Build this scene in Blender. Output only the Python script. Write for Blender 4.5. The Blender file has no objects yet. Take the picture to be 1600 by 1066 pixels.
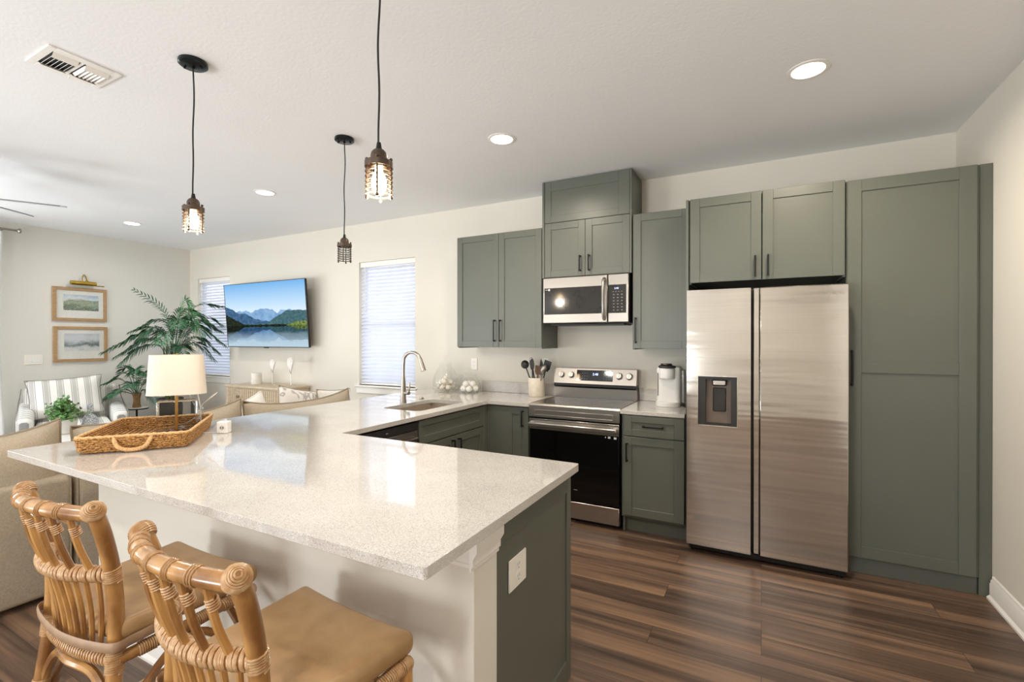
import bpy, bmesh, math, random
from mathutils import Vector, Matrix

random.seed(7)
C = bpy.context.scene.collection
SC = bpy.context.scene
R = math.radians

# ------------------------------------------------------------------ camera, world, lights, exposure
HC, YB, XR, XL = 2.812, 4.148, 1.1355, -7.795      # ceiling, back wall, right wall, left wall
YF = -3.4                                          # wall behind the camera
cam = bpy.data.cameras.new('camera')
cam.sensor_width = 36.0
cam.lens = 740.5 / 1600 * 36
cam.clip_start = 0.02
co = bpy.data.objects.new('camera', cam)
C.objects.link(co)
co.location = (0, 0, 1.4384)
co.rotation_euler = (R(90 - 0.1714), 0, R(27.79))
SC.camera = co

SC.view_settings.view_transform = 'Standard'
SC.view_settings.look = 'None'
SC.view_settings.exposure = 0.17
SC.view_settings.gamma = 1.0
SC.view_settings.use_curve_mapping = False
SC.cycles.max_bounces = 10
SC.cycles.diffuse_bounces = 8
SC.cycles.glossy_bounces = 5
SC.cycles.transmission_bounces = 8
SC.cycles.transparent_max_bounces = 16
SC.cycles.sample_clamp_indirect = 6.0
SC.cycles.caustics_reflective = False
SC.cycles.caustics_refractive = False

world = bpy.data.worlds.new('daylight')
SC.world = world
world.use_nodes = True
wb = world.node_tree.nodes['Background']
wb.inputs[0].default_value = (0.92, 0.96, 1.0, 1)
wb.inputs[1].default_value = 1.6


def area(name, loc, rot, sx, sy, power, col=(1, 1, 1), spread=180, shape='RECTANGLE'):
    l = bpy.data.lights.new(name, 'AREA')
    l.shape = shape
    l.size = sx
    l.size_y = sy
    l.energy = power
    l.color = col
    l.spread = R(spread)
    o = bpy.data.objects.new(name, l)
    C.objects.link(o)
    o.location = loc
    o.rotation_euler = rot
    return o


# daylight: through the wide glass doors of the left wall and behind each blind; added front fill brightens the ceiling
area('daylight_glass_door', (XL - 0.5, 0.0, 0.7), (0, R(-140), 0), 1.6, 3.6, 125, (0.88, 0.95, 1.0))
area('ceiling_fill_front', (-2.05, YF - 0.5, 0.7), (R(158), 0, 0), 1.1, 1.6, 210, (0.92, 0.97, 1.0))  # made-up fill aimed up at the ceiling, from an added opening
area('ceiling_fill_front', (-6.0, YF - 0.5, 0.7), (R(138), 0, 0), 2.6, 1.6, 170, (0.92, 0.97, 1.0))  # second made-up ceiling fill, behind the left gap of the front wall
area('daylight_blind', (-3.82, YB + 0.62, 1.7), (R(-90), 0, 0), 1.1, 1.7, 11, (0.95, 0.97, 1.0))
area('daylight_blind', (-7.18, YB + 0.62, 1.7), (R(-90), 0, 0), 1.1, 1.7, 11, (0.95, 0.97, 1.0))


# ------------------------------------------------------------------ materials
def nt(name):
    m = bpy.data.materials.new(name)
    m.use_nodes = True
    t = m.node_tree
    for n in list(t.nodes):
        t.nodes.remove(n)
    out = t.nodes.new('ShaderNodeOutputMaterial')
    return m, t, out


def srgb(h):
    if isinstance(h, str):
        h = [int(h[i:i + 2], 16) / 255 for i in (0, 2, 4)]
    return tuple(c / 12.92 if c <= 0.04045 else ((c + 0.055) / 1.055) ** 2.4 for c in h) + (1,)


def N(t, typ, **kw):
    n = t.nodes.new('ShaderNode' + typ)
    for k, v in kw.items():
        if k.startswith('i_'):
            key = k[2:]
            key = int(key) if key.isdigit() else key.replace('_', ' ')
            n.inputs[key].default_value = v
        else:
            setattr(n, k, v)
    return n


def L(t, a, b):
    t.links.new(a, b)


def ramp(t, fac, stops, interp='LINEAR'):
    r = t.nodes.new('ShaderNodeValToRGB')
    r.color_ramp.interpolation = interp
    el = r.color_ramp.elements
    while len(el) > 1:
        el.remove(el[-1])
    for i, (p, c) in enumerate(stops):
        e = el[0] if i == 0 else el.new(p)
        e.position = p
        e.color = c
    L(t, fac, r.inputs[0])
    return r


def tex(t, scale=(1, 1, 1), rot=(0, 0, 0), kind='Object'):
    tc = t.nodes.new('ShaderNodeTexCoord')
    mp = t.nodes.new('ShaderNodeMapping')
    mp.inputs['Scale'].default_value = scale
    mp.inputs['Rotation'].default_value = rot
    L(t, tc.outputs[kind], mp.inputs[0])
    return mp.outputs[0]


def bump(t, h, strength, dist=0.01):
    b = N(t, 'Bump')
    b.inputs['Strength'].default_value = strength
    b.inputs['Distance'].default_value = dist
    L(t, h, b.inputs['Height'])
    return b.outputs[0]


def mat(name, col, rough=0.5, metal=0.0, var=0.06, scale=12.0, stretch=(1, 1, 1), bmp=0.0, bscale=None, spec=0.5,
        coat=0.0, aniso=0.0, col2=None, lo=0.35, hi=0.65, trans=0.0, sheen=0.0, bdist=0.004):
    m, t, out = nt(name)
    p = N(t, 'BsdfPrincipled')
    L(t, p.outputs[0], out.inputs[0])
    c = srgb(col)
    v = tex(t, stretch)
    n = N(t, 'TexNoise', i_Scale=scale, i_Detail=4.0)
    L(t, v, n.inputs['Vector'])
    a = srgb(col2) if col2 else tuple(max(0, x * (1 - var)) for x in c[:3]) + (1,)
    b = c if col2 else tuple(min(1, x * (1 + var)) for x in c[:3]) + (1,)
    r = ramp(t, n.outputs[0], [(lo, a), (hi, b)])
    L(t, r.outputs[0], p.inputs['Base Color'])
    p.inputs['Roughness'].default_value = rough
    p.inputs['Metallic'].default_value = metal
    p.inputs['Specular IOR Level'].default_value = spec
    p.inputs['Coat Weight'].default_value = coat
    p.inputs['Coat Roughness'].default_value = 0.1
    p.inputs['Anisotropic'].default_value = aniso
    p.inputs['Transmission Weight'].default_value = trans
    p.inputs['Sheen Weight'].default_value = sheen
    if bmp:
        n2 = N(t, 'TexNoise', i_Scale=bscale or scale, i_Detail=3.0)
        L(t, v, n2.inputs['Vector'])
        L(t, bump(t, n2.outputs[0], bmp, bdist), p.inputs['Normal'])
    return m


def emis(name, col, strength):
    m, t, out = nt(name)
    e = N(t, 'Emission')
    n = N(t, 'TexNoise', i_Scale=30.0)
    r = ramp(t, n.outputs[0], [(0.3, tuple(x * 0.97 for x in srgb(col)[:3]) + (1,)), (0.7, srgb(col))])
    L(t, r.outputs[0], e.inputs[0])
    e.inputs[1].default_value = strength
    L(t, e.outputs[0], out.inputs[0])
    return m


def thin_glass(name, tint=(0.988, 0.993, 0.991), refl=0.9, ior=1.45):
    m, t, out = nt(name)
    tr = N(t, 'BsdfTransparent')
    n = N(t, 'TexNoise', i_Scale=6.0)
    r = ramp(t, n.outputs[0], [(0.3, tuple(x * 0.985 for x in tint) + (1,)), (0.7, tint + (1,))])
    L(t, r.outputs[0], tr.inputs[0])
    g = N(t, 'BsdfGlossy', i_Roughness=0.03)
    g.inputs[0].default_value = (refl, refl, refl, 1)
    lw = N(t, 'LayerWeight', i_Blend=0.5)
    pw = N(t, 'Math', operation='POWER')
    L(t, lw.outputs['Facing'], pw.inputs[0])
    pw.inputs[1].default_value = 4.0
    f = N(t, 'Math', operation='MULTIPLY_ADD')
    L(t, pw.outputs[0], f.inputs[0])
    f.inputs[1].default_value = 0.5
    f.inputs[2].default_value = 0.03
    mx = N(t, 'MixShader')
    L(t, f.outputs[0], mx.inputs[0])
    L(t, tr.outputs[0], mx.inputs[1])
    L(t, g.outputs[0], mx.inputs[2])
    L(t, mx.outputs[0], out.inputs[0])
    return m


def stripes(name, axis, period, stops, rough=0.9, bmp=0.3, rotz=0.0):
    """fabric with woven stripes along one local axis (metres)"""
    m, t, out = nt(name)
    p = N(t, 'BsdfPrincipled', i_Roughness=rough)
    L(t, p.outputs[0], out.inputs[0])
    v = tex(t, (1, 1, 1), (0, 0, rotz))
    s = N(t, 'SeparateXYZ')
    L(t, v, s.inputs[0])
    d = N(t, 'Math', operation='DIVIDE')
    L(t, s.outputs[axis], d.inputs[0])
    d.inputs[1].default_value = period
    fr = N(t, 'Math', operation='FRACT')
    L(t, d.outputs[0], fr.inputs[0])
    r = ramp(t, fr.outputs[0], [(a, srgb(c)) for a, c in stops], 'CONSTANT')
    L(t, r.outputs[0], p.inputs['Base Color'])
    n = N(t, 'TexNoise', i_Scale=500.0)
    L(t, v, n.inputs['Vector'])
    L(t, bump(t, n.outputs[0], bmp, 0.002), p.inputs['Normal'])
    return m


def wood_floor():
    m, t, out = nt('floor_planks')
    p = N(t, 'BsdfPrincipled', i_Roughness=0.33)
    L(t, p.outputs[0], out.inputs[0])
    v = tex(t)
    br = N(t, 'TexBrick', offset=0.37, offset_frequency=3, squash=1.0)
    br.inputs['Scale'].default_value = 1.0
    br.inputs['Brick Width'].default_value = 1.3
    br.inputs['Row Height'].default_value = 0.152
    br.inputs['Mortar Size'].default_value = 0.0012
    br.inputs['Mortar Smooth'].default_value = 0.3
    br.inputs['Bias'].default_value = 0.0
    br.inputs['Color1'].default_value = (0, 0, 0, 1)
    br.inputs['Color2'].default_value = (1, 1, 1, 1)
    br.inputs['Mortar'].default_value = (0.5, 0.5, 0.5, 1)
    L(t, v, br.inputs['Vector'])
    w = N(t, 'Math', operation='MULTIPLY')
    L(t, br.outputs['Color'], w.inputs[0])
    w.inputs[1].default_value = 37.0
    mp = N(t, 'Mapping')
    mp.inputs['Scale'].default_value = (0.55, 13.0, 1.0)
    L(t, v, mp.inputs[0])
    n = N(t, 'TexNoise', noise_dimensions='4D', i_Scale=1.0, i_Detail=3.0, i_Roughness=0.55, i_Distortion=0.25)
    L(t, mp.outputs[0], n.inputs['Vector'])
    L(t, w.outputs[0], n.inputs['W'])
    mp2 = N(t, 'Mapping')
    mp2.inputs['Scale'].default_value = (2.5, 90.0, 1.0)
    L(t, v, mp2.inputs[0])
    n2 = N(t, 'TexNoise', noise_dimensions='4D', i_Scale=1.0, i_Detail=2.0)
    L(t, mp2.outputs[0], n2.inputs['Vector'])
    L(t, w.outputs[0], n2.inputs['W'])
    a = N(t, 'Math', operation='MULTIPLY_ADD')
    L(t, n2.outputs[0], a.inputs[0])
    a.inputs[1].default_value = 0.30
    L(t, n.outputs[0], a.inputs[2])
    b = N(t, 'Math', operation='MULTIPLY_ADD')
    L(t, br.outputs['Color'], b.inputs[0])
    b.inputs[1].default_value = 0.16
    L(t, a.outputs[0], b.inputs[2])
    r = ramp(t, b.outputs[0], [(0.44, srgb('30261f')), (0.60, srgb('4c3b30')), (0.74, srgb('6a5445')), (0.92, srgb('907259'))])
    mx = N(t, 'MixRGB', blend_type='MIX')
    L(t, br.outputs['Fac'], mx.inputs[0])
    L(t, r.outputs[0], mx.inputs[1])
    mx.inputs[2].default_value = srgb('241913')
    L(t, mx.outputs[0], p.inputs['Base Color'])
    L(t, bump(t, n2.outputs[0], 0.05, 0.003), p.inputs['Normal'])
    return m


def quartz():
    m, t, out = nt('speckled_quartz')
    p = N(t, 'BsdfPrincipled', i_Roughness=0.06)
    p.inputs['Specular IOR Level'].default_value = 0.75
    p.inputs['Coat Weight'].default_value = 0.3
    p.inputs['Coat Roughness'].default_value = 0.03
    L(t, p.outputs[0], out.inputs[0])
    v = tex(t)
    n1 = N(t, 'TexNoise', i_Scale=5.0, i_Detail=6.0)
    L(t, v, n1.inputs['Vector'])
    base = ramp(t, n1.outputs[0], [(0.35, srgb('c4bfb9')), (0.65, srgb('cdc9c3'))])
    last = base.outputs[0]
    for sc, th, c in ((300.0, 0.15, '8b827a'), (190.0, 0.13, 'a39a90'), (340.0, 0.17, 'efece8')):
        vo = N(t, 'TexVoronoi', i_Scale=sc)
        L(t, v, vo.inputs['Vector'])
        keep = N(t, 'Math', operation='GREATER_THAN')
        sp = N(t, 'SeparateColor')
        L(t, vo.outputs['Color'], sp.inputs[0])
        L(t, sp.outputs[0], keep.inputs[0])
        keep.inputs[1].default_value = 0.72
        near = N(t, 'Math', operation='LESS_THAN')
        L(t, vo.outputs['Distance'], near.inputs[0])
        near.inputs[1].default_value = th * 2.2
        k = N(t, 'Math', operation='MULTIPLY')
        L(t, keep.outputs[0], k.inputs[0])
        L(t, near.outputs[0], k.inputs[1])
        mx = N(t, 'MixRGB')
        L(t, k.outputs[0], mx.inputs[0])
        L(t, last, mx.inputs[1])
        mx.inputs[2].default_value = srgb(c)
        last = mx.outputs[0]
    L(t, last, p.inputs['Base Color'])
    return m


def steel(name, col='cfc9c2', rough=0.24, horiz=True, aniso=0.6, arot=0.0, wave=0.0):
    m, t, out = nt(name)
    p = N(t, 'BsdfPrincipled', i_Roughness=rough, i_Metallic=1.0)
    p.inputs['Anisotropic'].default_value = aniso
    p.inputs['Anisotropic Rotation'].default_value = arot
    L(t, p.outputs[0], out.inputs[0])
    v = tex(t, (1.5, 1.5, 400) if horiz else (400, 400, 1.5))
    n = N(t, 'TexNoise', i_Scale=1.0, i_Detail=2.0)
    L(t, v, n.inputs['Vector'])
    c = srgb(col)
    r = ramp(t, n.outputs[0], [(0.3, tuple(x * 0.93 for x in c[:3]) + (1,)), (0.7, c)])
    L(t, r.outputs[0], p.inputs['Base Color'])
    rr = N(t, 'MapRange')
    rr.inputs['To Min'].default_value = rough * 0.85
    rr.inputs['To Max'].default_value = rough * 1.2
    L(t, n.outputs[0], rr.inputs['Value'])
    L(t, rr.outputs[0], p.inputs['Roughness'])
    if wave:
        n3 = N(t, 'TexNoise', i_Scale=1.0, i_Detail=2.0)
        L(t, tex(t, (0.7, 0.7, 9.0)), n3.inputs['Vector'])
        L(t, bump(t, n3.outputs[0], wave * 4, 0.02), p.inputs['Normal'])
    if aniso:
        tg = N(t, 'Tangent', direction_type='RADIAL', axis='Z')
        L(t, tg.outputs[0], p.inputs['Tangent'])
    return m


M = {}
M['wall'] = mat('wall_paint', 'dfdacf', 0.85, var=0.012, scale=1.2, bmp=0.08, bscale=160, bdist=0.002)
M['wall_cool'] = mat('wall_paint_living', 'dedcd5', 0.85, var=0.012, scale=1.2, bmp=0.08, bscale=160, bdist=0.002)
M['ceiling'] = mat('ceiling_texture', 'efeff0', 0.9, var=0.01, scale=1.0, bmp=0.16, bscale=60, bdist=0.006)
M['trim'] = mat('white_trim', 'efece7', 0.45, var=0.01)
M['floor'] = wood_floor()
M['quartz'] = quartz()
M['green'] = mat('sage_cabinet_paint', '60635a', 0.36, var=0.025, scale=3, bmp=0.02, bscale=220)
M['black'] = mat('black_metal', '1c1b1a', 0.35, 0.4, var=0.1)
M['steel'] = steel('brushed_steel', 'c4beb7', 0.3, True, 0.35)
M['steel_mid'] = steel('brushed_steel_microwave', 'a39d96', 0.3, True, 0.35)
M['steel_fridge'] = steel('brushed_steel_fridge', 'd6d1cb', 0.11, True, 0.0, 0.0, 0.05)
M['steel_dark'] = mat('sink_steel', 'c9bdae', 0.42, 0.75, var=0.05, scale=40)
M['nickel'] = mat('brushed_nickel', 'a9a198', 0.28, 1.0, var=0.06, scale=40)
M['blackglass'] = mat('black_glass', '0a0a0b', 0.05, var=0.1, spec=0.5)
M['mwglass'] = mat('dark_grey_glass', '262423', 0.08, var=0.1, spec=0.6)
M['charcoal'] = mat('charcoal_plastic', '2a2725', 0.5, var=0.08)
M['bronze'] = mat('dark_bronze', '54463b', 0.45, 0.6, var=0.15, scale=40)
M['thin'] = thin_glass('thin_clear_glass')
M['white_plastic'] = mat('white_plastic', 'ecebe8', 0.35, var=0.01)
M['outlet'] = mat('outlet_white', 'f0ebe2', 0.4, var=0.01)
M['blind'] = None
M['pendant_wire'] = mat('black_cord', '191817', 0.6, var=0.1)
M['glow_warm'] = emis('filament_glow', 'ffdcae', 40)
M['glow_can'] = emis('led_diffuser', 'fff3e2', 14)
M['glow_blue'] = emis('clock_display', 'b9c4ff', 2.5)
M['rattan'] = mat('honey_rattan', 'b98a50', 0.28, var=0.3, scale=13, stretch=(1, 1, .4), coat=0.4, col2='80552b', lo=.38, hi=.60)
M['rattan_wrap'] = mat('pale_rattan_wrap', 'c2a078', 0.42, var=0.2, scale=60, col2='a67a4c', coat=0.2)
M['leather'] = mat('tan_leather', 'b5936a', 0.40, var=0.1, scale=7, col2='9c7a52', lo=.3, hi=.6, bmp=0.12, bscale=260, bdist=0.002, spec=0.5)
M['strap'] = mat('taupe_leather_strap', '9a7d62', 0.5, var=0.08, scale=30)
M['sofa'] = mat('oatmeal_linen', 'b3a591', 0.95, var=0.10, scale=150, bmp=0.35, bscale=420, bdist=0.003, spec=0.2)
M['piping'] = mat('sofa_piping', '948672', 0.95, var=0.1, scale=120)
M['pillow_white'] = mat('white_linen', 'e9e6e0', 0.95, var=0.03, scale=60, bmp=0.2, bscale=300, spec=0.2)
M['seagrass'] = mat('woven_seagrass', 'cf9b59', 0.7, scale=120, stretch=(1, 1, 1.6), col2='5c3614', lo=0.34, hi=0.62, bmp=0.4, bscale=160)
M['rope'] = mat('pale_rope', 'd8b07e', 0.8, var=0.2, scale=150, bmp=0.3)
M['shade'] = mat('linen_lampshade', 'ddd4c6', 0.9, var=0.02, scale=200, bmp=0.1, bscale=500)
M['brass'] = mat('aged_brass', 'b8935a', 0.3, 1.0, var=0.1, scale=30)
M['gold'] = mat('polished_brass', 'c9a54a', 0.22, 1.0, var=0.1, scale=30)
M['glass'] = mat('clear_crystal', 'fbfdfd', 0.0, var=0.003, trans=1.0)
for _n in M['glass'].node_tree.nodes:
    if _n.type == 'BSDF_PRINCIPLED':
        _n.inputs['IOR'].default_value = 1.3
M['oakframe'] = mat('oak_frame', 'ab8a62', 0.55, var=0.15, scale=20, stretch=(1, 1, 6))
M['console'] = mat('whitewashed_wood', 'cdbca3', 0.55, var=0.1, scale=8, stretch=(1, 6, 6))
M['console_dark'] = mat('whitewashed_wood_end', 'b39a78', 0.6, var=0.15, scale=8, stretch=(6, 6, 1))
M['ceramic'] = mat('white_ceramic', 'e6e1d9', 0.45, var=0.03, scale=30, bmp=0.1, bscale=40)
M['stoneware'] = mat('cream_stoneware', 'ddd3c4', 0.6, var=0.05, scale=25, bmp=0.15, bscale=60)
M['palm'] = mat('palm_leaf', '4f7f5b', 0.35, scale=6, col2='2a5239', lo=0.3, hi=0.7)
M['palm_bright'] = mat('palm_leaf_bright', '66a86a', 0.35, scale=6, col2='2d6b48', lo=0.3, hi=0.7)
M['palm_stem'] = mat('palm_stem', '5f6b3f', 0.6, var=0.2, scale=20)
M['bush'] = mat('boxwood_leaf', '7fae62', 0.5, scale=18, col2='3c6b35', lo=0.3, hi=0.7)
M['brownstem'] = mat('brown_fibre', '8a6a45', 0.8, var=0.3, scale=40)
M['darkpot'] = mat('dark_grey_pot', '4b4947', 0.6, var=0.08)
M['greypot'] = mat('pale_grey_pot', 'c9c6c0', 0.6, var=0.05)
M['fan'] = mat('white_fan_blade', 'cdd0d2', 0.5, var=0.02)
M['fan_edge'] = mat('grey_fan_edge', '8d8f90', 0.5, var=0.05)
M['curtain'] = mat('sheer_linen_curtain', 'e6e6e3', 0.9, var=0.04, scale=90, bmp=0.3, bscale=250)
M['shell'] = mat('cream_shell', 'ece4d8', 0.6, scale=30, col2='c3ae98', lo=0.2, hi=0.45)
M['shell_white'] = mat('white_coral', 'f1eee9', 0.7, var=0.06, scale=50, bmp=0.3)
M['knit'] = mat('pampas_white', 'efe9e0', 0.9, var=0.05, scale=80)
M['woodspoon'] = mat('brown_wood_utensil', '6e5037', 0.6, var=0.2, scale=30)
M['utgrey'] = mat('brushed_utensil', '9a948d', 0.3, 0.9, var=0.06)
M['mark'] = mat('pale_print', 'dcdad6', 0.5, var=0.02)
M['darkmark'] = mat('grey_print', '8d8781', 0.5, var=0.02)


def blind_mat():
    m, t, out = nt('white_blind_slat')
    d = N(t, 'BsdfPrincipled', i_Roughness=0.5)
    n = N(t, 'TexNoise', i_Scale=5.0)
    r = ramp(t, n.outputs[0], [(0.3, srgb('dde0e8')), (0.7, srgb('e4e7ee'))])
    L(t, r.outputs[0], d.inputs['Base Color'])
    tl = N(t, 'BsdfTranslucent')
    tl.inputs[0].default_value = (0.80, 0.84, 0.95, 1)
    mx = N(t, 'MixShader')
    mx.inputs[0].default_value = 0.25
    L(t, d.outputs[0], mx.inputs[1])
    L(t, tl.outputs[0], mx.inputs[2])
    L(t, mx.outputs[0], out.inputs[0])
    return m


M['blind'] = blind_mat()


# ------------------------------------------------------------------ mesh helpers
def catmull(pts, n=8, closed=False):
    P = [Vector(p) for p in pts]
    if len(P) < 3:
        return P
    out = []
    m = len(P)
    rng = range(m) if closed else range(m - 1)
    for i in rng:
        p1, p2 = P[i], P[(i + 1) % m]
        p0 = P[i - 1] if (closed or i > 0) else p1 * 2 - p2
        p3 = P[(i + 2) % m] if (closed or i < m - 2) else p2 * 2 - p1
        for k in range(n):
            u = k / n
            out.append(0.5 * ((2 * p1) + (p2 - p0) * u + (2 * p0 - 5 * p1 + 4 * p2 - p3) * u * u + (3 * p1 - p0 - 3 * p2 + p3) * u ** 3))
    if not closed:
        out.append(P[-1])
    return out


def frames(P, closed=False):
    n = len(P)
    T = []
    for i in range(n):
        a = P[(i - 1) % n] if (closed or i > 0) else P[0]
        b = P[(i + 1) % n] if (closed or i < n - 1) else P[-1]
        T.append((b - a).normalized())
    up = Vector((0, 0, 1)) if abs(T[0].z) < 0.9 else Vector((1, 0, 0))
    nrm = (up - T[0] * up.dot(T[0])).normalized()
    F = []
    for i in range(n):
        nrm = (nrm - T[i] * nrm.dot(T[i])).normalized()
        F.append((P[i], T[i], nrm, T[i].cross(nrm)))
    return F


class MB:
    def __init__(self):
        self.v, self.f = [], []
        self.fn = None

    def add(self, vs, fs):
        k = len(self.v)
        if self.fn:
            vs = [self.fn(Vector(p)) for p in vs]
        self.v += [tuple(p) for p in vs]
        self.f += [tuple(i + k for i in f) for f in fs]
        return self

    def box(self, x0, x1, y0, y1, z0, z1, b=0.0, f=None):
        if x0 > x1: x0, x1 = x1, x0
        if y0 > y1: y0, y1 = y1, y0
        if z0 > z1: z0, z1 = z1, z0
        c = ((x0 + x1) / 2, (y0 + y1) / 2, (z0 + z1) / 2)
        h = ((x1 - x0) / 2, (y1 - y0) / 2, (z1 - z0) / 2)
        S = [(sx, sy, sz) for sx in (-1, 1) for sy in (-1, 1) for sz in (-1, 1)]
        if b <= 0:
            vs = [(c[0] + s[0] * h[0], c[1] + s[1] * h[1], c[2] + s[2] * h[2]) for s in S]
            fs = [(0, 1, 3, 2), (4, 6, 7, 5), (0, 4, 5, 1), (2, 3, 7, 6), (0, 2, 6, 4), (1, 5, 7, 3)]
        else:
            b = min(b, 0.49 * 2 * min(h))
            vs = []
            for s in S:
                for a in range(3):
                    vs.append(tuple(c[i] + s[i] * (h[i] - (0 if i == a else b)) for i in range(3)))
            ix = {s: k for k, s in enumerate(S)}
            fs = []
            for a in range(3):
                o = [i for i in range(3) if i != a]
                for sg in (-1, 1):
                    q = []
                    for p, r in ((-1, -1), (1, -1), (1, 1), (-1, 1)):
                        s = [0, 0, 0]
                        s[a], s[o[0]], s[o[1]] = sg, p, r
                        q.append(ix[tuple(s)] * 3 + a)
                    fs.append(tuple(q))
                for p in (-1, 1):
                    for r in (-1, 1):
                        s0, s1 = [0, 0, 0], [0, 0, 0]
                        s0[a], s1[a] = -1, 1
                        for s in (s0, s1):
                            s[o[0]], s[o[1]] = p, r
                        i0, i1 = ix[tuple(s0)] * 3, ix[tuple(s1)] * 3
                        fs.append((i0 + o[0], i1 + o[0], i1 + o[1], i0 + o[1]))
            for k in range(8):
                fs.append((k * 3, k * 3 + 1, k * 3 + 2))
        if f:
            vs = [f(Vector(p)) for p in vs]
        return self.add(vs, fs)

    def rbox(self, c, h, r, n=4, fn=None, mid=6):
        """box with rounded edges, centre c, half sizes h, radius r"""
        def ticks(hh):
            e = [-hh + r * (1 - math.cos(math.pi / 2 * k / n)) for k in range(n + 1)]
            inner = [(-hh + r) + (2 * hh - 2 * r) * k / mid for k in range(1, mid)]
            return e + inner + [-x for x in reversed(e)]
        vs, fs = [], []
        for a in range(3):
            o = [(a + 1) % 3, (a + 2) % 3]
            t0, t1 = ticks(h[o[0]]), ticks(h[o[1]])
            for sg in (-1, 1):
                k0 = len(vs)
                for u in t0:
                    for w in t1:
                        p = [0, 0, 0]
                        p[a], p[o[0]], p[o[1]] = sg * h[a], u, w
                        q = [max(-h[i] + r, min(h[i] - r, p[i])) for i in range(3)]
                        d = Vector(p) - Vector(q)
                        d = d.normalized() * r if d.length > 1e-9 else Vector()
                        vs.append(Vector(q) + d)
                m = len(t1)
                for i in range(len(t0) - 1):
                    for j in range(m - 1):
                        fs.append((k0 + i * m + j, k0 + (i + 1) * m + j, k0 + (i + 1) * m + j + 1, k0 + i * m + j + 1))
        cc = Vector(c)
        if fn:
            vs = [cc + fn(p) for p in vs]
        else:
            vs = [cc + p for p in vs]
        return self.add(vs, fs)

    def tube(self, pts, r, seg=8, closed=False, smooth=0, flat=None):
        P = catmull(pts, smooth, closed) if smooth else [Vector(p) for p in pts]
        F = frames(P, closed)
        n = len(P)
        rs = r if callable(r) else (lambda u: r)
        vs, fs = [], []
        for i, (p, t, a, b) in enumerate(F):
            rr = rs(i / max(1, n - 1))
            for k in range(seg):
                an = 2 * math.pi * k / seg
                ka, kb = (1, 1) if flat is None else flat
                vs.append(p + a * (rr * ka * math.cos(an)) + b * (rr * kb * math.sin(an)))
        m = n if closed else n - 1
        for i in range(m):
            for k in range(seg):
                j = (i + 1) % n
                fs.append((i * seg + k, i * seg + (k + 1) % seg, j * seg + (k + 1) % seg, j * seg + k))
        if not closed:
            fs.append(tuple(range(seg)))
            fs.append(tuple((n - 1) * seg + k for k in range(seg)))
        return self.add(vs, fs)

    def helix(self, pts, R_, r, pitch, seg=5, smooth=8, per=10):
        P = catmull(pts, smooth) if smooth else [Vector(p) for p in pts]
        F = frames(P)
        ln = [0]
        for i in range(1, len(P)):
            ln.append(ln[-1] + (P[i] - P[i - 1]).length)
        tot = ln[-1]
        n = max(4, int(tot / pitch * per))
        out = []
        j = 0
        for i in range(n + 1):
            s = tot * i / n
            while j < len(P) - 2 and ln[j + 1] < s:
                j += 1
            u = (s - ln[j]) / max(1e-9, ln[j + 1] - ln[j])
            p = F[j][0].lerp(F[j + 1][0], u)
            a = F[j][2].lerp(F[j + 1][2], u)
            b = F[j][3].lerp(F[j + 1][3], u)
            an = 2 * math.pi * s / pitch
            RR = R_(i / n) if callable(R_) else R_
            out.append(p + a * (RR * math.cos(an)) + b * (RR * math.sin(an)))
        return self.tube(out, r, seg)

    def lathe(self, prof, c=(0, 0, 0), seg=24, closed=False, sx=1, sy=1, f=None):
        vs, fs = [], []
        n = len(prof)
        for (r, z) in prof:
            for k in range(seg):
                an = 2 * math.pi * k / seg
                p = Vector((c[0] + r * sx * math.cos(an), c[1] + r * sy * math.sin(an), c[2] + z))
                vs.append(f(p) if f else p)
        m = n if closed else n - 1
        for i in range(m):
            j = (i + 1) % n
            for k in range(seg):
                fs.append((i * seg + k, i * seg + (k + 1) % seg, j * seg + (k + 1) % seg, j * seg + k))
        if not closed:
            if prof[0][0] > 1e-6:
                fs.append(tuple(range(seg)))
            if prof[-1][0] > 1e-6:
                fs.append(tuple((n - 1) * seg + k for k in range(seg)))
        return self.add(vs, fs)

    def ball(self, c, r, sx=1, sy=1, sz=1, seg=14, rings=8, fn=None):
        prof = [(r * math.sin(math.pi * i / rings) + 1e-5, -r * sz * math.cos(math.pi * i / rings)) for i in range(rings + 1)]
        return self.lathe(prof, c, seg, False, sx, sy, fn)

    def prism(self, poly, z0, z1, ax='z'):
        """polygon extruded; ax: 'z' (x,y), 'y' (x,z), 'x' (y,z)"""
        n = len(poly)
        def P(a, b, w):
            return {'z': (a, b, w), 'y': (a, w, b), 'x': (w, a, b)}[ax]
        vs = [P(a, b, z0) for a, b in poly] + [P(a, b, z1) for a, b in poly]
        fs = [tuple(range(n)), tuple(range(n, 2 * n))] + [(i, (i + 1) % n, n + (i + 1) % n, n + i) for i in range(n)]
        return self.add(vs, fs)

    def sheet(self, fn, nu, nv, th=0.0):
        vs = [fn(i / nu, j / nv) for i in range(nu + 1) for j in range(nv + 1)]
        fs = [(i * (nv + 1) + j, (i + 1) * (nv + 1) + j, (i + 1) * (nv + 1) + j + 1, i * (nv + 1) + j + 1) for i in range(nu) for j in range(nv)]
        return self.add(vs, fs)

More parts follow.
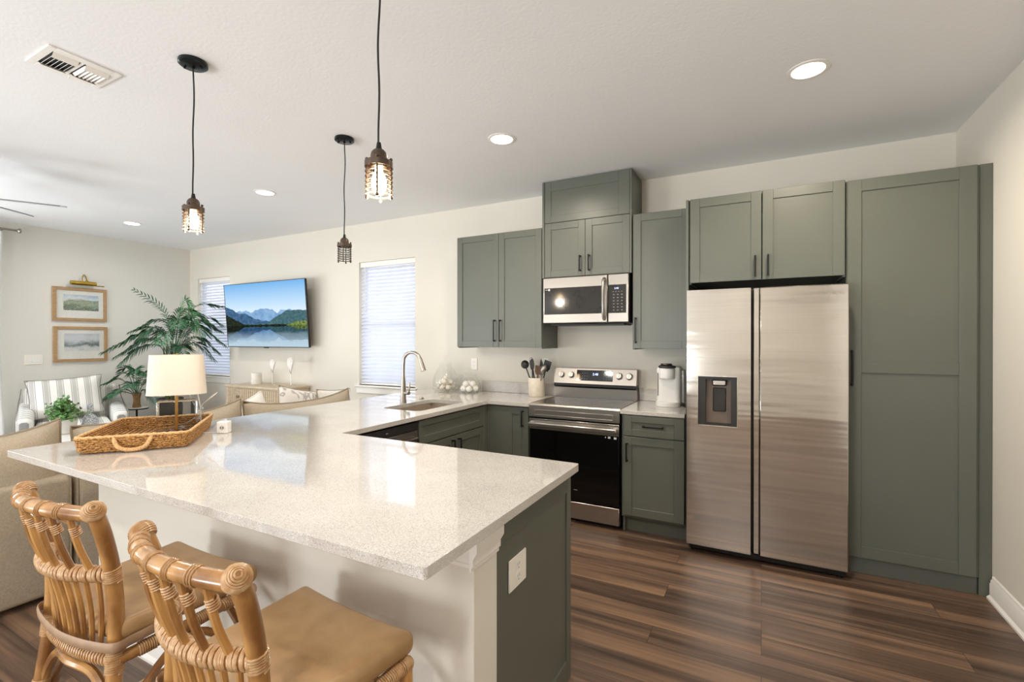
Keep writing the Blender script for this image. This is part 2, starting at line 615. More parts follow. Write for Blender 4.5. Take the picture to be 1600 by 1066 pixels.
    def pillow(self, w, h, t, f, n=14, pinch=0.07, p=0.6):
        """soft square cushion in local x (width), z (height), y (thickness), mapped through f"""
        vs, fs = [], []
        for s in (-1, 1):
            k0 = len(vs)
            for i in range(n + 1):
                for j in range(n + 1):
                    u, v = 2 * i / n - 1, 2 * j / n - 1
                    x = w / 2 * u * (1 - pinch * (1 - v * v))
                    z = h / 2 * v * (1 - pinch * (1 - u * u))
                    d = max(0, (1 - u ** 4) * (1 - v ** 4)) ** p
                    vs.append(f(Vector((x, s * t / 2 * d, z))))
            for i in range(n):
                for j in range(n):
                    fs.append((k0 + i * (n + 1) + j, k0 + (i + 1) * (n + 1) + j, k0 + (i + 1) * (n + 1) + j + 1, k0 + i * (n + 1) + j + 1))
        return self.add(vs, fs)

    def build(self, name, material, parent=None, local=False, angle=38, norm=True):
        bm = bmesh.new()
        vv = [bm.verts.new(p) for p in self.v]
        for f in self.f:
            try:
                bm.faces.new([vv[i] for i in f])
            except ValueError:
                pass
        bmesh.ops.remove_doubles(bm, verts=bm.verts, dist=1e-5)
        if norm:
            bmesh.ops.recalc_face_normals(bm, faces=bm.faces)
        if parent is not None and not local:
            rt = parent
            while rt.parent:
                rt = rt.parent
            w = Matrix.LocRotScale(rt.location, rt.rotation_euler, rt.scale).inverted()
            bm.transform(w)
        me = bpy.data.meshes.new(name)
        bm.to_mesh(me)
        bm.free()
        for q in me.polygons:
            q.use_smooth = True
        me.set_sharp_from_angle(angle=R(angle))
        o = bpy.data.objects.new(name, me)
        C.objects.link(o)
        o.parent = parent
        if material is not None:
            me.materials.append(M[material] if isinstance(material, str) else material)
        return o


def tag(o, label=None, cat=None, group=None, kind=None):
    if label: o['label'] = label
    if cat: o['category'] = cat
    if group: o['group'] = group
    if kind: o['kind'] = kind
    return o


def thing(name, label, cat, loc=(0, 0, 0), rotz=0.0, group=None):
    o = bpy.data.objects.new(name, None)
    o.empty_display_size = 0.05
    C.objects.link(o)
    o.location = loc
    o.rotation_euler = (0, 0, rotz)
    return tag(o, label, cat, group)


def dup(root, loc, rotz=None, label=None, group=None):
    def cp(o, par):
        c = o.copy()
        C.objects.link(c)
        c.parent = par
        for ch in kids[o.name]:
            cp(ch, c)
        return c
    kids = {}
    def walk(o):
        kids[o.name] = list(o.children)
        for ch in o.children:
            walk(ch)
    walk(root)
    r = cp(root, None)
    r.location = loc
    if rotz is not None:
        r.rotation_euler = (0, 0, rotz)
    if label: r['label'] = label
    if group: r['group'] = group
    return r


def struct(name, mb, m, label, parent=None):
    o = mb.build(name, m, parent)
    if parent is None:
        tag(o, label, 'room', None, 'structure')
    return o


def text(name, body, size, material, parent, loc, rot, depth=0.0006):
    cu = bpy.data.curves.new(name, 'FONT')
    cu.body = body
    cu.size = size
    cu.align_x = 'CENTER'
    cu.align_y = 'CENTER'
    cu.extrude = depth
    o = bpy.data.objects.new(name, cu)
    C.objects.link(o)
    dg = bpy.context.evaluated_depsgraph_get()
    me = bpy.data.meshes.new_from_object(o.evaluated_get(dg))
    bpy.data.objects.remove(o)
    o = bpy.data.objects.new(name, me)
    C.objects.link(o)
    me.materials.clear()
    me.materials.append(M[material])
    o.parent = parent
    rt = parent
    while rt.parent:
        rt = rt.parent
    o.location = Vector(loc) - Vector(rt.location)
    o.rotation_euler = rot
    return o


# ------------------------------------------------------------------ the room
mb = MB(); mb.box(XL - .2, XR + .2, YF - .2, YB + .2, -.1, 0)
struct('floor', mb, 'floor', 'dark brown wood plank floor running through kitchen and living room')
mb = MB(); mb.box(XL - .2, XR + .2, YF - .2, YB + .2, HC, HC + .1)
struct('ceiling', mb, 'ceiling', 'flat white textured ceiling over the whole room')
W1, W2 = (-7.58, -6.786), (-4.246, -3.40)
WZ0, WZ1 = .90, 2.355
mb = MB()
xs = [XL - .2, W1[0], W1[1], W2[0], W2[1], XR + .2]
for i in range(5):
    if i in (1, 3):
        mb.box(xs[i], xs[i + 1], YB, YB + .2, 0, WZ0)
        mb.box(xs[i], xs[i + 1], YB, YB + .2, WZ1, HC)
    else:
        mb.box(xs[i], xs[i + 1], YB, YB + .2, 0, HC)
struct('wall_back', mb, 'wall', 'long cream back wall behind the cabinets and the two windows')
mb = MB()
mb.box(XL - .2, XL, 2.0, YB + .2, 0, HC)
mb.box(XL - .2, XL, YF - .2, -2.0, 0, HC)
mb.box(XL - .2, XL, -2.0, 2.0, 2.45, HC)
struct('wall_left', mb, 'wall_cool', 'pale wall of the living area with the two framed pictures')
mb = MB(); mb.box(XR, XR + .2, YF - .2, YB + .2, 0, HC)
struct('wall_right', mb, 'wall', 'cream wall at the right edge beside the tall pantry')
mb = MB()
mb.box(-1.5, XR + .2, YF - .2, YF, 0, HC); mb.box(-4.7, -2.6, YF - .2, YF, 0, HC); mb.box(-2.6, -1.5, YF - .2, YF, 2.5, HC)  # gaps in this wall are invented, to pass the fill lights
mb.box(XL - .2, -7.3, YF - .2, YF, 0, HC)
mb.box(-7.3, -4.7, YF - .2, YF, 2.5, HC)
struct('wall_front', mb, 'wall', 'cream wall behind the camera with openings added to let in fill light')

# peninsula pony wall (front face and the return towards the back wall)
PX0, PX1, PY0, PY1 = -2.943, -.72, 1.135, 1.265
mb = MB(); mb.box(PX0, PX1, PY0, PY1, 0, .883); mb.box(PX0, PX0 + .11, PY1, YB, 0, .883)
struct('wall_peninsula', mb, 'wall', 'low cream wall carrying the breakfast bar top')


def base_profile(h=.13, t=.017):
    return [(0, 0), (t + .012, 0), (t + .012, .012), (t, .024), (t, h - .045), (t - .004, h - .036), (t - .004, h - .026), (t - .010, h - .018), (t - .010, h - .008), (0, h)]


bp = base_profile()
mb = MB(); mb.prism([(XR - a, z) for a, z in bp], YF, 3.555, 'y')
struct('baseboard_right', mb, 'trim', 'white moulded baseboard along the right wall')
mb = MB(); mb.prism([(XL + a, z) for a, z in bp], 2.0, YB, 'y')
struct('baseboard_left', mb, 'trim', 'white baseboard along the left living room wall')
mb = MB(); mb.prism([(YB - a, z) for a, z in bp], XL, PX0, 'x')
struct('baseboard_back', mb, 'trim', 'white baseboard along the back wall of the living area')
mb = MB(); mb.prism([(PY0 - a, z) for a, z in bp], PX0, PX1, 'x')
struct('baseboard_front', mb, 'trim', 'white baseboard at the foot of the breakfast bar wall')
# capital moulding on the end of the pony wall
mb = MB()
prof = [(0, .79), (.006, .79), (.006, .80), (.012, .806), (.012, .826), (.024, .846), (.024, .883), (0, .883)]
mb.prism([(PY0 - a, z) for a, z in prof], PX1 - .25, PX1 + .0, 'x')
o = []
for a, z in prof:
    o.append((PX1 + a, z))
mb.prism(o, PY0 - .024, PY1 + .004, 'y')
struct('trim_1', mb, 'trim', 'moulded cap at the top of the bar wall end')


# sliding glass door of the living area (left of the curtain, out of view)
mb = MB()
for k in range(5):
    mb.box(XL - .13, XL - .07, -2.0 + k * .985, -2.0 + k * .985 + .06, 0, 2.45, .004)
mb.box(XL - .13, XL - .07, -2.0, 2.0, 0, .05, .004); mb.box(XL - .13, XL - .07, -2.0, 2.0, 2.39, 2.45, .004)
dr_ = struct('door_1', mb, 'trim', 'wide white sliding glass door in the left wall')
mb = MB(); mb.box(XL - .103, XL - .097, -1.95, 1.95, .04, 2.4)
mb.build('pane', 'thin', dr_)


# windows (frame, pane, sill) with the blinds as things of their own
def window(idx, x0, x1):
    mb = MB()
    y0, y1 = YB + .10, YB + .15
    for a, b in ((x0, x0 + .05), (x1 - .05, x1)):
        mb.box(a, b, y0, y1, WZ0, WZ1, .003)
    for a, b in ((WZ0, WZ0 + .05), (WZ1 - .05, WZ1), ((WZ0 + WZ1) / 2 - .02, (WZ0 + WZ1) / 2 + .02)):
        mb.box(x0 + .05, x1 - .05, y0, y1, a, b, .003)
    w = struct('window_%d' % idx, mb, 'trim', 'white framed window ' + ('beside the television' if idx == 1 else 'above the sink counter'))
    mb = MB(); mb.box(x0 + .04, x1 - .04, YB + .123, YB + .129, WZ0 + .04, WZ1 - .04)
    mb.build('pane', 'thin', w)
    mb = MB()
    mb.box(x0 - .05, x1 + .03, YB - .035, YB + .11, WZ0 - .022, WZ0, .006)
    mb.box(x0 - .03, x1 + .012, YB - .018, YB - .0005, WZ0 - .095, WZ0 - .022, .005)
    mb.build('sill', 'trim', w)
    return w


window(1, *W1)
window(2, *W2)


def blind(x0, x1, label):
    t = thing('venetian_blind', label, 'blind', ((x0 + x1) / 2, YB + .05, WZ0), 0, 'white venetian blinds at the windows')
    mb = MB(); mb.box(x0 + .006, x1 - .006, YB + .012, YB + .07, WZ1 - .062, WZ1 - .001, .004)
    mb.build('head_rail', 'trim', t)
    mb = MB()
    zz = WZ1 - .085
    a = R(50)
    while zz > WZ0 + .05:
        def f(p, zz=zz):
            y, z = p.y, p.z + .0035 * (1 - (p.y / .025) ** 2)
            return Vector((p.x, YB + .045 + y * math.cos(a) - z * math.sin(a), zz + y * math.sin(a) + z * math.cos(a)))
        n = 5
        vs, fs = [], []
        for s, tz in ((0, 0), (1, .0026)):
            for i in range(n + 1):
                y = -.025 + .05 * i / n
                vs += [f(Vector((x0 + .008, y, tz))), f(Vector((x1 - .008, y, tz)))]
        for i in range(n):
            fs.append((2 * i, 2 * i + 1, 2 * i + 3, 2 * i + 2))
            k = 2 * (n + 1)
            fs.append((k + 2 * i, k + 2 * i + 2, k + 2 * i + 3, k + 2 * i + 1))
        k = 2 * (n + 1)
        fs += [(0, k, k + 1, 1), (2 * n, 2 * n + 1, k + 2 * n + 1, k + 2 * n)]
        fs += [tuple([2 * i for i in range(n + 1)] + [k + 2 * i for i in range(n, -1, -1)]), tuple([2 * i + 1 for i in range(n + 1)] + [k + 2 * i + 1 for i in range(n, -1, -1)])]
        mb.add(vs, fs)
        zz -= .0425
    tag(mb.build('slats', 'blind', t), 'row of white slats')
    mb = MB(); mb.box(x0 + .008, x1 - .008, YB + .022, YB + .066, WZ0 + .006, WZ0 + .024, .003)
    mb.build('bottom_rail', 'trim', t)
    mb = MB(); mb.tube([(x0 + .09, YB + .006, WZ1 - .05), (x0 + .09, YB + .003, WZ1 - .58)], .0045, 6)
    mb.build('wand', 'white_plastic', t)
    return t


blind(*W1, 'white slatted blind half hidden behind the television')
blind(*W2, 'white slatted blind in the window behind the kitchen faucet')

# ------------------------------------------------------------------ cabinets
def fmap(face, plane):
    if face == '-y':
        return lambda p: Vector((p.x, plane - p.y, p.z))
    if face == '+x':
        return lambda p: Vector((plane + p.y, p.x, p.z))
    if face == '+y':
        return lambda p: Vector((p.x, plane + p.y, p.z))


def shaker(par, face, plane, a0, a1, z0, z1, name='door', th=.02, rail=.058, mids=(), rec=.008, rails=None):
    f = fmap(face, plane)
    mb = MB()
    b = .0015
    rl, rr, rb, rt = rails or (rail, rail, rail, rail)
    mb.box(a0 + rl - .006, a1 - rr + .006, 0, th - rec, z0 + rb - .006, z1 - rt + .006, 0, f)
    mb.box(a0, a0 + rl, 0, th, z0, z1, b, f)
    mb.box(a1 - rr, a1, 0, th, z0, z1, b, f)
    mb.box(a0 + rl, a1 - rr, 0, th - .0004, z0, z0 + rb, b, f)
    mb.box(a0 + rl, a1 - rr, 0, th - .0004, z1 - rt, z1, b, f)
    for m0, m1 in mids:
        mb.box(a0 + rl, a1 - rr, 0, th - .0004, m0, m1, b, f)
    return mb.build(name, 'green', par, angle=25)


def pull(door, face, plane, a, z, ln, vert=True):
    f = fmap(face, plane)
    mb = MB()
    h = ln / 2
    w = .0055
    if vert:
        mb.box(a - w, a + w, .026, .036, z - h, z + h, .0015, f)
        for zz in (z - h + .008, z + h - .008):
            mb.box(a - w, a + w, 0, .03, zz - .006, zz + .006, .001, f)
    else:
        mb.box(a - h, a + h, .026, .036, z - w, z + w, .0015, f)
        for aa in (a - h + .008, a + h - .008):
            mb.box(aa - .006, aa + .006, 0, .03, z - w, z + w, .001, f)
    return tag(mb.build('handle', 'black', door), 'black bar handle')


def carcass(par, x0, x1, y0, y1, z0, z1, bottom_in=.012, name='body'):
    mb = MB()
    t = .016
    mb.box(x0, x0 + t, y0, y1, z0, z1, .001)
    mb.box(x1 - t, x1, y0, y1, z0, z1, .001)
    mb.box(x0 + t, x1 - t, y0, y1, z1 - t, z1)
    mb.box(x0 + t, x1 - t, y0, y1, z0 + bottom_in, z0 + bottom_in + t)
    mb.box(x0 + t, x1 - t, y1 - .008, y1, z0 + bottom_in, z1)
    return mb.build(name, 'green', par)


YU = 3.785                                    # front of the wall cabinets' doors
BK = YB - .001
# upper left
t = thing('upper_cabinet', 'sage green two-door wall cabinet left of the microwave', 'cabinet', (-2.145, 3.97, 1.365), 0, 'sage green wall cabinets')
carcass(t, -2.592, -1.700, YU + .021, BK, 1.358, 2.414)
d = shaker(t, '-y', YU + .02, -2.590, -2.136, 1.368, 2.414); pull(d, '-y', YU, -2.172, 1.52, .20)
d = shaker(t, '-y', YU + .02, -2.133, -1.703, 1.368, 2.414); pull(d, '-y', YU, -2.112, 1.52, .20)
# tall over-microwave stack
t = thing('upper_cabinet', 'tallest sage green wall cabinet, reaching the ceiling above the microwave', 'cabinet', (-1.31, 3.97, 1.98), 0, 'sage green wall cabinets')
mb = MB(); mb.box(-1.696, -.918, YU + .021, BK, 1.972, 2.806, .001); mb.box(-1.696, -1.676, YU - .001, YU + .021, 1.972, 2.806, .001)
mb.box(-.932, -.918, YU - .001, YU + .021, 1.972, 2.806, .001)
mb.build('body', 'green', t)
shaker(t, '-y', YU + .02, -1.672, -.934, 2.447, 2.803, 'fascia_panel', rails=(.058, .09, .058, .085), rec=.006)
d = shaker(t, '-y', YU + .02, -1.672, -1.307, 1.975, 2.443); pull(d, '-y', YU, -1.346, 2.077, .135)
d = shaker(t, '-y', YU + .02, -1.304, -.934, 1.975, 2.443); pull(d, '-y', YU, -1.268, 2.077, .135)
# upper right
t = thing('upper_cabinet', 'narrow single-door sage green wall cabinet between microwave and refrigerator', 'cabinet', (-.69, 3.97, 1.365), 0, 'sage green wall cabinets')
carcass(t, -.914, -.480, YU + .021, BK, 1.358, 2.432)
d = shaker(t, '-y', YU + .02, -.905, -.482, 1.368, 2.432, rails=(.06, .055, .058, .058)); pull(d, '-y', YU, -.884, 1.512, .205)
# over the refrigerator
t = thing('refrigerator_cabinet', 'sage green two-door cabinet directly above the steel refrigerator', 'cabinet', (0, 3.85, 1.83), 0)
carcass(t, -.456, .458, 3.561, BK, 1.826, 2.424)
d = shaker(t, '-y', 3.56, -.447, -.003, 1.836, 2.424, rails=(.062, .062, .062, .062)); pull(d, '-y', 3.54, -.039, 1.925, .14)
d = shaker(t, '-y', 3.56, .003, .452, 1.836, 2.424, rails=(.062, .062, .062, .062)); pull(d, '-y', 3.54, .036, 1.925, .14)
mb = MB(); mb.box(-.476, -.458, 3.54, BK, 0, 2.424, .001)
mb.build('side_panel', 'green', t)
# pantry
t = thing('pantry_cabinet', 'tall sage green pantry cupboard between refrigerator and right wall', 'cabinet', (.77, 3.85, 0), 0)
mb = MB(); mb.box(.462, 1.078, 3.571, BK, .10, 2.418, .001)
mb.build('body', 'green', t)
mb = MB(); mb.box(.464, 1.076, 3.585, 3.60, 0, .10)
mb.build('toe_kick', 'green', t)
mb = MB(); mb.box(1.079, XR - .001, 3.572, 3.60, 0, 2.42, .001)
mb.build('filler_panel', 'green', t)
d = shaker(t, '-y', 3.57, .466, 1.064, .106, 2.416, rails=(.072, .076, .07, .072), mids=((1.236, 1.305),)); pull(d, '-y', 3.55, .488, 1.265, .22)
# base right of the range
t = thing('base_cabinet', 'sage green base cabinet with one drawer between range and refrigerator', 'cabinet', (-.69, 3.83, 0), 0, 'sage green base cabinets')
mb = MB(); mb.box(-.925, -.478, 3.521, BK, .12, .883, .001); mb.box(-.925, -.908, 3.55, BK, 0, .13, .001)
mb.build('body', 'green', t)
mb = MB(); mb.box(-.908, -.478, 3.585, 3.60, 0, .12)
mb.build('toe_kick', 'green', t)
d = shaker(t, '-y', 3.52, -.908, -.48, .728, .875, 'drawer', rails=(.06, .068, .05, .045)); pull(d, '-y', 3.5, -.692, .806, .15, False)
d = shaker(t, '-y', 3.52, -.908, -.48, .138, .72, rails=(.06, .068, .06, .058)); pull(d, '-y', 3.5, -.880, .608, .14)
# corner base left of the range
t = thing('base_cabinet', 'sage green corner base cabinet just left of the range', 'cabinet', (-1.9, 3.83, 0), 0, 'sage green base cabinets')
mb = MB(); mb.box(-2.10, -1.702, 3.551, BK, .12, .883, .001); mb.box(-2.10, -1.702, 3.60, 3.615, 0, .12)
mb.build('body', 'green', t)
mb = MB(); mb.box(-2.104, -2.077, 3.532, 3.5505, .0, .883, .001)
mb.build('filler_panel', 'green', t)
d = shaker(t, '-y', 3.55, -2.075, -1.708, .138, .872, rails=(.215, .06, .058, .058)); pull(d, '-y', 3.53, -1.757, .782, .135)
# sink base, doors towards +x
t = thing('sink_cabinet', 'sage green cabinet under the sink with a false drawer front and two doors', 'cabinet', (-2.4, 3.1, 0), 0)
mb = MB()
mb.box(-2.79, -2.127, 2.605, 2.62, .12, .883); mb.box(-2.79, -2.127, 3.53, 3.548, .12, .883); mb.box(-2.79, -2.127, 2.62, 3.53, .12, .136); mb.box(-2.79, -2.775, 2.62, 3.53, .136, .883)
mb.box(-2.19, -2.175, 2.605, 3.548, 0, .12); mb.box(-2.145, -2.127, 2.62, 3.53, .685, .72)
mb.build('body', 'green', t)
mb = MB(); mb.box(-2.126, -2.106, 3.477, 3.5495, .0, .883, .001)
mb.build('filler_panel', 'green', t)
shaker(t, '+x', -2.126, 2.612, 3.475, .702, .872, 'drawer_front', rails=(.058, .058, .055, .045))
d = shaker(t, '+x', -2.126, 2.612, 3.042, .138, .694); pull(d, '+x', -2.106, 3.005, .60, .14)
d = shaker(t, '+x', -2.126, 3.046, 3.475, .138, .694); pull(d, '+x', -2.106, 3.088, .60, .14)
# dishwasher
t = thing('dishwasher', 'steel dishwasher under the counter beside the sink cabinet', 'dishwasher', (-2.4, 2.29, 0))
mb = MB(); mb.box(-2.78, -2.128, 1.992, 2.598, .1, .872, .002); mb.box(-2.78, -2.18, 1.992, 2.598, 0, .1)
mb.build('tub', 'charcoal', t)
mb = MB(); mb.box(-2.126, -2.104, 1.994, 2.596, .11, .812, .004)
dd = mb.build('door', 'steel', t)
mb = MB(); mb.tube([(-2.082, 2.03, .765), (-2.078, 2.30, .765), (-2.082, 2.56, .765)], .011, 8, smooth=4); mb.box(-2.104, -2.082, 2.03, 2.05, .757, .773); mb.box(-2.104, -2.082, 2.54, 2.56, .757, .773)
tag(mb.build('handle', 'nickel', dd), 'steel bar handle')
mb = MB(); mb.box(-2.126, -2.104, 1.994, 2.596, .814, .87, .004)
cp_ = mb.build('control_panel', 'charcoal', t)
mb = MB(); mb.box(-2.1043, -2.1035, 2.28, 2.30, .838, .842)
mb.build('logo', 'mark', cp_)
# bar end: green shaker end panel with its carcass behind
t = thing('peninsula_cabinet', 'sage green peninsula cabinet with a framed end panel under the bar end', 'cabinet', (-1.4, 1.6, 0))
mb = MB(); mb.box(-2.10, -.745, PY1 + .002, 1.885, .0, .883)
mb.build('body', 'green', t)
shaker(t, '+x', -.744, PY1 + .001, 1.905, .0, .882, 'end_panel', th=.024, rails=(.03, .045, .09, .085), rec=.007)

# ------------------------------------------------------------------ countertops
ZT = .914
def slab(mb, outer, hole, z0, z1):
    bm = bmesh.new()
    edges = []
    for loop in [outer] + ([hole] if hole else []):
        vs = [bm.verts.new((x, y, z1)) for x, y in loop]
        edges += [bm.edges.new((vs[i], vs[(i + 1) % len(vs)])) for i in range(len(vs))]
    bmesh.ops.triangle_fill(bm, use_beauty=True, edges=edges, normal=(0, 0, 1))
    r = bmesh.ops.extrude_face_region(bm, geom=bm.faces[:])
    bmesh.ops.translate(bm, verts=[g for g in r['geom'] if isinstance(g, bmesh.types.BMVert)], vec=(0, 0, z0 - z1))
    bm.verts.index_update()
    mb.add([v.co.copy() for v in bm.verts], [[v.index for v in f.verts] for f in bm.faces])
    bm.free()


def rounded(x0, x1, y0, y1, r, n=5):
    out = []
    for cx, cy, a0 in ((x1 - r, y0 + r, -90), (x1 - r, y1 - r, 0), (x0 + r, y1 - r, 90), (x0 + r, y0 + r, 180)):
        for k in range(n + 1):
            a = R(a0 + 90 * k / n)
            out.append((cx + r * math.cos(a), cy + r * math.sin(a)))
    return out


XC0, XC1, YC0, YC1, XI, YI = -3.15, -.682, .867, 1.905, -2.086, 3.51
outer = [(XC0, YC0)]
for k in range(5):
    a = R(-90 + 90 * k / 4); outer.append((XC1 - .012 + .012 * math.cos(a), YC0 + .012 + .012 * math.sin(a)))
for k in range(5):
    a = R(90 * k / 4); outer.append((XC1 - .012 + .012 * math.cos(a), YC1 - .012 + .012 * math.sin(a)))
outer += [(XI, YC1), (XI, YI), (-1.693, YI), (-1.693, BK), (XC0, BK)]
SK = (-2.575, -2.215, 2.74, 3.36)
mb = MB(); slab(mb, outer, rounded(*SK, .05), .884, ZT)
t = mb.build('countertop', 'quartz', None, angle=30)
bv = t.modifiers.new('edge', 'BEVEL'); bv.width = .003; bv.segments = 2; bv.limit_method = 'ANGLE'; bv.angle_limit = R(50)
tag(t, 'long white speckled quartz countertop of the breakfast bar and sink run', 'countertop')
mb = MB(); mb.box(-2.52, -1.694, YB - .021, BK, ZT + .0005, 1.02, .002)
mb.build('backsplash', 'quartz', t)
mb = MB(); mb.box(-.936, -.477, YI - .01, BK, .884, ZT, .003)
t = mb.build('countertop', 'quartz')
tag(t, 'short white quartz countertop between range and refrigerator', 'countertop')
mb = MB(); mb.box(-.936, -.477, YB - .021, BK, ZT + .0005, 1.02, .002)
mb.build('backsplash', 'quartz', t)

# sink and faucet
t = thing('sink', 'rectangular steel undermount sink in the white counter', 'sink', (-2.395, 3.05, .70))
x0, x1, y0, y1 = SK
mb = MB()
mb.box(x0 - .012, x0 - .002, y0 - .012, y1 + .012, .70, .8835); mb.box(x1 + .002, x1 + .012, y0 - .012, y1 + .012, .70, .8835)
mb.box(x0 - .012, x1 + .012, y0 - .012, y0 - .002, .70, .8835); mb.box(x0 - .012, x1 + .012, y1 + .002, y1 + .012, .70, .8835)
mb.box(x0 - .012, x1 + .012, y0 - .012, y1 + .012, .69, .70)
mb.build('basin', 'steel_dark', t)
mb = MB(); mb.lathe([(.045, .7005), (.04, .7035), (.0, .7035)], (-2.395, 3.05, 0), 20)
mb.build('drain', 'nickel', t)
t = thing('faucet', 'tall brushed nickel gooseneck faucet with pull-down spray head behind the sink', 'faucet', (-2.625, 3.05, ZT))
fx, fy = -2.625, 3.05
mb = MB(); mb.lathe([(.027, 0), (.027, .01), (.024, .03), (.021, .12), (.0165, .20), (.0145, .22), (0, .22)], (fx, fy, ZT + .0005), 20)
mb.build('body', 'nickel', t)
dx, dy = .995, .10
arc = [(fx, fy, ZT + .21), (fx, fy, ZT + .30), (fx + .004 * dx, fy, ZT + .335)]
for k in range(1, 9):
    a = R(180 - 20 * k)
    arc.append((fx + dx * (.085 + .085 * math.cos(a)), fy + dy * (.085 + .085 * math.cos(a)), ZT + .335 + .085 * math.sin(a)))
mb = MB(); mb.tube(arc, .0135, 12, smooth=3)
mb.build('spout', 'nickel', t)
ax = Vector((dx, dy, 0))
p0 = Vector(arc[-1])
dn = (Vector((dx * .34, dy * .34, -1))).normalized()
mb = MB(); mb.tube([p0 - dn * .01, p0 + dn * .03, p0 + dn * .09, p0 + dn * .10], lambda u: .0145 + .0085 * u, 14)
mb.build('spray_head', 'nickel', t)
mb = MB(); mb.tube([(fx + .012, fy - .002, ZT + .085), (fx + .065, fy - .006, ZT + .085)], .0165, 12); mb.tube([(fx + .058, fy - .006, ZT + .085), (fx + .068, fy - .006, ZT + .125), (fx + .072, fy - .006, ZT + .175)], lambda u: .008 - .002 * u, 8, smooth=4)
mb.build('lever', 'nickel', t)
mb = MB(); mb.lathe([(.02, 0), (.02, .006), (.014, .012), (0, .013)], (-2.665, 3.34, ZT + .0005), 18)
tag(mb.build('air_switch', 'nickel'), 'small round nickel button on the counter behind the sink', 'button')

# ------------------------------------------------------------------ refrigerator
t = thing('refrigerator', 'stainless steel side-by-side refrigerator with ice and water dispenser', 'refrigerator', (0, 3.8, 0))
FY = 3.41
mb = MB(); mb.box(-.442, .452, FY + .07, 4.12, .03, 1.765, .004)
mb.build('cabinet', 'charcoal', t)
mb = MB(); mb.box(-.44, .45, FY + .035, FY + .071, .012, .05, .004); mb.box(-.055, -.008, FY + .02, FY + .071, .02, .05)
for x in (-.41, .42):
    mb.lathe([(.022, 0), (.022, .03), (0, .03)], (x, FY + .06, 0), 12)
mb.build('base_grille', 'black', t)
# freezer door with the dispenser opening
DX0, DX1, DZ0, DZ1 = -.378, -.142, .868, 1.192
a0, a1 = -.452, -.062
z0, z1 = .052, 1.772
mb = MB()
r = .012
def fdoor(mb, a0, a1, hole=None):
    # outline in (x, y): front with rounded vertical edges
    def bx(x0, x1, zz0, zz1):
        mb.box(x0, x1, FY, FY + .068, zz0, zz1, .0)
    if not hole:
        mb.box(a0, a1, FY, FY + .068, z0, z1, .006)
    else:
        h0, h1, k0, k1 = hole
        vs = []
        for (x0, x1, q0, q1) in ((a0, h0, z0, z1), (h1, a1, z0, z1), (h0, h1, z0, k0), (h0, h1, k1, z1)):
            bx(x0, x1, q0, q1)
        mb.box(h0, h1, FY + .06, FY + .068, k0, k1)
fdoor(mb, a0, a1, (DX0, DX1, DZ0, DZ1))
dl = mb.build('freezer_door', 'steel_fridge', t)
mb = MB()
mb.box(DX0 + .001, DX0 + .045, FY + .004, FY + .0595, DZ0, DZ1 - .001); mb.box(DX1 - .036, DX1 - .001, FY + .004, FY + .0595, DZ0, DZ1 - .001)
mb.box(DX0 + .045, DX1 - .036, FY + .008, FY + .0595, DZ1 - .02, DZ1 - .001); mb.box(DX0 + .045, DX1 - .036, FY + .004, FY + .0595, DZ0, DZ0 + .012)
mb.build('dispenser_surround', 'charcoal', dl)
mb = MB(); mb.box(DX0 + .045, DX1 - .036, FY + .046, FY + .0595, DZ0 + .012, DZ1 - .02)
tag(mb.build('dispenser_back', mat('taupe_plastic', '75675c', .45, .0, var=.05), dl), 'taupe dispenser recess')
mb = MB(); mb.box(DX0 + .083, DX0 + .172, FY + .018, FY + .0455, DZ1 - .062, DZ1 - .02, .008)
mb.build('dispenser_nozzle', 'nickel', dl)
mb = MB(); mb.box(DX0 + .088, DX0 + .168, FY + .036, FY + .0455, DZ0 + .09, DZ1 - .075, .006)
mb.build('dispenser_paddle', 'charcoal', dl)
mb = MB()
mb.box(DX0 - .004, DX1 + .004, FY - .003, FY + .003, DZ0 - .006, DZ0, .001); mb.box(DX0 - .004, DX0, FY - .003, FY + .003, DZ0, DZ1, .001)
mb.box(DX1, DX1 + .004, FY - .003, FY + .003, DZ0, DZ1, .001); mb.box(DX0 - .004, DX1 + .004, FY - .003, FY + .003, DZ1, DZ1 + .004, .001)
mb.build('dispenser_trim', 'steel', dl)
mb = MB(); fdoor(mb, -.012, .458); mb.box(-.048, -.013, FY + .028, FY + .068, z0, z1, .004)
dr = mb.build('refrigerator_door', 'steel_fridge', t)
text('logo', 'SAMSUNG', .021, 'darkmark', dr, (.385, FY - .0005, 1.716), (R(90), 0, 0))

# ------------------------------------------------------------------ range
t = thing('range', 'stainless steel electric range with black glass oven door and raised back panel', 'stove', (-1.31, 3.85, 0))
RX0, RX1, RY = -1.689, -.938, 3.50
mb = MB(); mb.box(RX0 + .003, RX1 - .003, RY + .045, 4.12, .03, .895, .003); mb.box(RX0 + .02, RX1 - .02, RY + .07, 4.1, 0, .03)
mb.build('body', 'charcoal', t)
mb = MB(); mb.box(RX0 + .004, RX1 - .004, RY + .04, 4.06, .896, .917, .003)
ct = mb.build('cooktop', 'blackglass', t)
mb = MB()
for x, y, rr in ((-1.50, 3.68, .105), (-1.12, 3.68, .09), (-1.50, 3.92, .08), (-1.12, 3.92, .1)):
    mb.lathe([(rr, .9172), (rr - .002, .9175), (rr - .004, .9172)], (x, y, 0), 32, True)
mb.build('burner_mark', 'darkmark', ct)
mb = MB()
mb.prism([(RY + .05, .918), (RY + .012, .917), (RY, .905), (RY, .812), (RY + .05, .812)], RX0, RX1, 'x')
mb.box(RX0, RX0 + .004, RY + .03, 4.07, .85, .919); mb.box(RX1 - .004, RX1, RY + .03, 4.07, .85, .919)
mb.build('front_panel', 'steel', t)
